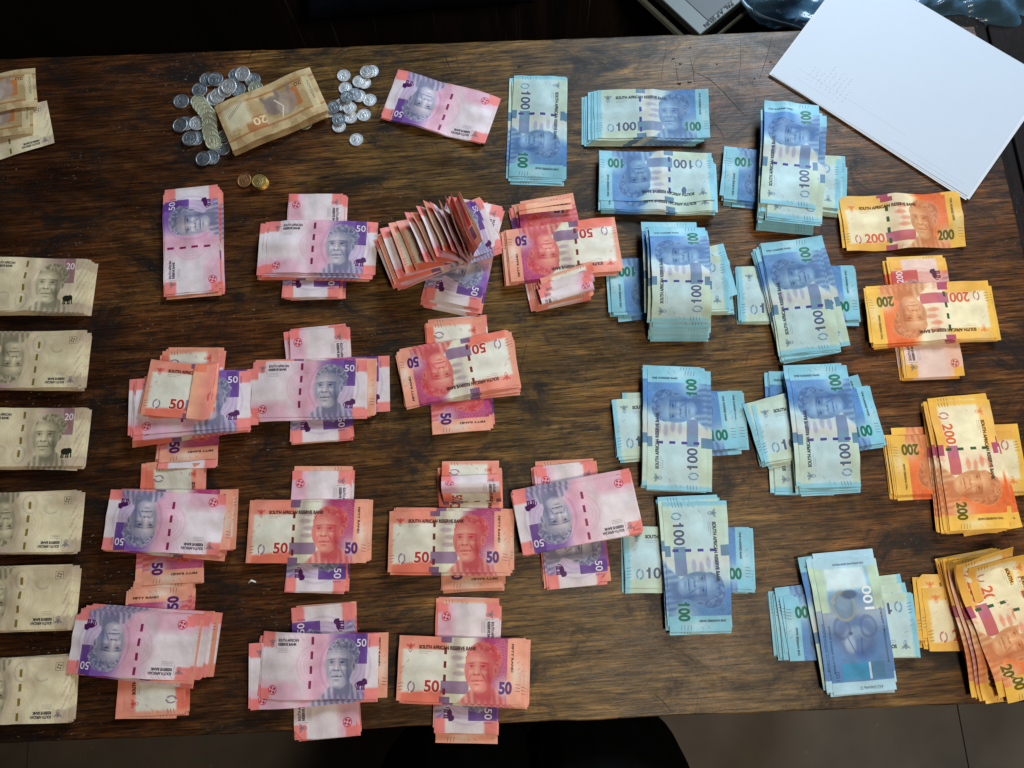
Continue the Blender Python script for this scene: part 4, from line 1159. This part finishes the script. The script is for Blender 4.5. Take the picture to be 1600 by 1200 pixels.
# ------------------------------------------------------------------ floor and what stands round the table
floor = tag(MB().box((-9, -9, -.06), (9, 9, -.012)).build('floor', M['joint']), kind='structure')
sx0 = at(1499, 1120, -TZ).x
for i in range(-2, 4):
    for j in range(-2, 3):
        g = .0012
        x0, y0 = sx0 + (i - 1) * 1.9, -.25 + j * 1.9 - 1.1
        MB().box((x0 + g, y0 + g, -.0119), (x0 + 1.9 - g, y0 + 1.9 - g, 0)).build('floor_slab', M['floor'], floor)


def bench(label, x0, x1, y0, y1, h, boards, ang=0.0, ctr=(0, 0)):
    r_ = empty('bench', (ctr[0], ctr[1], 0), ang)
    tag(r_, label, 'bench')
    n = boards
    for k in range(n):
        a, b = y0 + (y1 - y0) * k / n, y0 + (y1 - y0) * (k + 1) / n
        MB().box((x0, a + .002, h - .03), (x1, b - .002, h)).build('seat_board', M['bench'], r_, bevel=.003)
    MB().box((x0 + .02, y0 + .012, .002), (x1 - .02, y0 + .035, h - .031)).build('front_panel', M['bench'], r_)
    MB().box((x0 + .02, y1 - .035, .002), (x1 - .02, y1 - .012, h - .031)).build('back_panel', M['bench'], r_)
    return r_


y_edge = at(250, 12, .45 - TZ).y
bench('dark wooden bench behind the table, its reddish seat edge just in view', -1.7, 1.6, y_edge + .03, y_edge + .42, .45, 3, -.045)
xr = at(1600, 300, -.10).x
bench('dark brown bench along the end of the table by the white paper', -.9, .10, -.02, .34, .52, 3, -math.pi / 2 + .0, (far_r.x + .09, .25))

# navy coat on the bench
v, f = [], []
nx, ny = 40, 16
c0 = at(640, 5, .46 - TZ)
for j in range(ny):
    for i in range(nx):
        u, w = i / (nx - 1), j / (ny - 1)
        x = c0.x - .19 + .42 * u; y = y_edge - .05 + .36 * w
        edge = min(1, 6 * u * (1 - u), 8 * w * (1 - w) + .15)
        z = .452 + edge * (.035 + .02 * mnoise.noise((x * 12, y * 10, 2)) + .012 * mnoise.noise((x * 30, y * 18, 4)))
        v.append((x, y + .01 * mnoise.noise((x * 9, 1, 5)), z))
b = len(v)
v += [(p_[0], p_[1], .4505) for p_ in v]
for j in range(ny - 1):
    for i in range(nx - 1):
        q = (j * nx + i, j * nx + i + 1, (j + 1) * nx + i + 1, (j + 1) * nx + i)
        f += [q, tuple(b + k for k in reversed(q))]
ring = list(range(nx)) + [j * nx + nx - 1 for j in range(1, ny)] + [(ny - 1) * nx + i for i in range(nx - 2, -1, -1)] + [j * nx for j in range(ny - 2, 0, -1)]
f += [(ring[k], b + ring[k], b + ring[(k + 1) % len(ring)], ring[(k + 1) % len(ring)]) for k in range(len(ring))]
tag(link('folded_cloth', mesh('folded_cloth', v, f, True), None, [M['navy']]), 'almost black navy cloth lying on the bench behind the table', 'cloth')

# grey file case whose corner points at the table
zc_ = .452 - TZ
tip = at(1098, 58, .505 - TZ)
a1 = at(1000, 0, .505 - TZ) - tip; a2 = at(1168, 0, .505 - TZ) - tip
ang = math.atan2(a2.y, a2.x)
case = empty('file_case', (tip.x, tip.y, .4521), ang)
tag(case, 'grey file case with lettering along one edge, corner pointing at the table', 'file case')
MB().box((.000, .000, 0), (.24, .30, .012)).build('base', M['file_edge'], case, bevel=.002)
MB().box((.006, .003, .0125), (.235, .297, .036)).build('body', M['trouser'], case)
MB().box((.000, .006, .0365), (.24, .30, .052)).build('cover', M['file_grey'], case, bevel=.002)
MB().box((.03, .018, .0522), (.20, .075, .0530)).build('label_panel', M['file_dark'], case, bevel=.0003)
v, t = glyphs('PAL .A.P SEUN', .01)
k = .011
w = v[:, 0].max()
me = mesh('lettering', [(.018 + (w - q[0]) * k, .017 - q[1] * k, .0532) for q in v], [tuple(q) for q in t])
link('lettering', me, case, [M['ink']])

# clear bluish plastic bag on the bench
bagc = at(1400, -44, .50 - TZ)
v, f = [], []
nu, nv = 140, 40
for j in range(nv):
    for i in range(nu):
        t = 2 * math.pi * i / nu
        ph = math.pi * (j / (nv - 1) - .5)
        cx, cy = math.cos(ph) ** .5 * math.cos(t), math.cos(ph) ** .5 * math.sin(t)
        n = mnoise.noise((cx * 1.8, cy * 1.8, ph)) * .14
        fold = abs(mnoise.noise((cx * 3.4 + cy, cy * 3.4, 3))) + .5 * abs(mnoise.noise((cx * 8, cy * 8 - cx * 3, 8)))
        x, y = .285 * cx * (1 + .8 * n), .128 * cy * (1 + n)
        y -= .35 * max(0, x - .08)
        z = .055 * math.sin(ph) * (1 + n) * (.55 + 1.1 * fold)
        v.append((bagc.x + x, bagc.y + y, .452 + max(.0, .05 + z)))
for j in range(nv - 1):
    for i in range(nu):
        f.append((j * nu + i, j * nu + (i + 1) % nu, (j + 1) * nu + (i + 1) % nu, (j + 1) * nu + i))
bag = tag(link('plastic_bag', mesh('plastic_bag', v, f, True), None, [M['plastic']]), 'clear bluish plastic bag half hidden behind the white paper', 'bag')
mid = [v[(nv // 2) * nu + i] for i in range(nu)]
MB().tube([(p_[0] + (p_[0] - bagc.x) * .012, p_[1] + (p_[1] - bagc.y) * .012, p_[2]) for p_ in mid + mid[:1]], .0035, 8).build('seam', M['seam'], bag, True)

# legs of the person who stands at the table's near side
pr = empty('person', (0, -.42, 0))
tag(pr, 'person in black trousers standing against the near table edge, only legs in view', 'person')


def skinned(name, chain, rad, mat, parent):
    me = bpy.data.meshes.new(name)
    me.from_pydata(chain, [(i, i + 1) for i in range(len(chain) - 1)], [])
    o = link(name, me, parent, [mat])
    o.modifiers.new('skin', 'SKIN')
    for k, r_ in enumerate(rad): me.skin_vertices[0].data[k].radius = r_
    s_ = o.modifiers.new('smooth', 'SUBSURF'); s_.levels = s_.render_levels = 2
    return o


k1, k2 = at(700, 1190, -.08), at(955, 1180, -.08)
hipc = Vector(((k1.x + k2.x) / 2, -.42, 0))
chain, rad, edges = [], [], []
V = [(hipc.x, -.14, .93), (hipc.x, -.15, 1.02)]
rr = [(.13, .10), (.14, .105)]
E = [(0, 1)]
for sg, kx in ((-1, k1.x), (1, k2.x)):
    b = len(V)
    V += [(hipc.x + sg * .09, -.08, .84), (kx, .165, .60), (kx, .12, .42), (kx + sg * .01, .05, .30), (kx + sg * .01, .05, .10)]
    rr += [(.12, .12), (.125, .105), (.095, .09), (.085, .08), (.08, .075)]
    E += [(0, b), (b, b + 1), (b + 1, b + 2), (b + 2, b + 3), (b + 3, b + 4)]
me = bpy.data.meshes.new('trousers')
me.from_pydata(V, E, [])
o = link('trousers', me, pr, [M['trouser']])
o.modifiers.new('skin', 'SKIN')
for k, r_ in enumerate(rr): me.skin_vertices[0].data[k].radius = r_
me.skin_vertices[0].data[0].use_root = True
s_ = o.modifiers.new('smooth', 'SUBSURF'); s_.levels = s_.render_levels = 2
for sg, kx in ((-1, k1.x), (1, k2.x)):
    x = kx + sg * .01
    skinned('shoe', [(x, .02, .055), (x + sg * .005, .10, .048), (x + sg * .012, .19, .034), (x + sg * .014, .23, .03)], [(.04, .05), (.046, .045), (.046, .03), (.03, .022)], M['shoe'], pr)
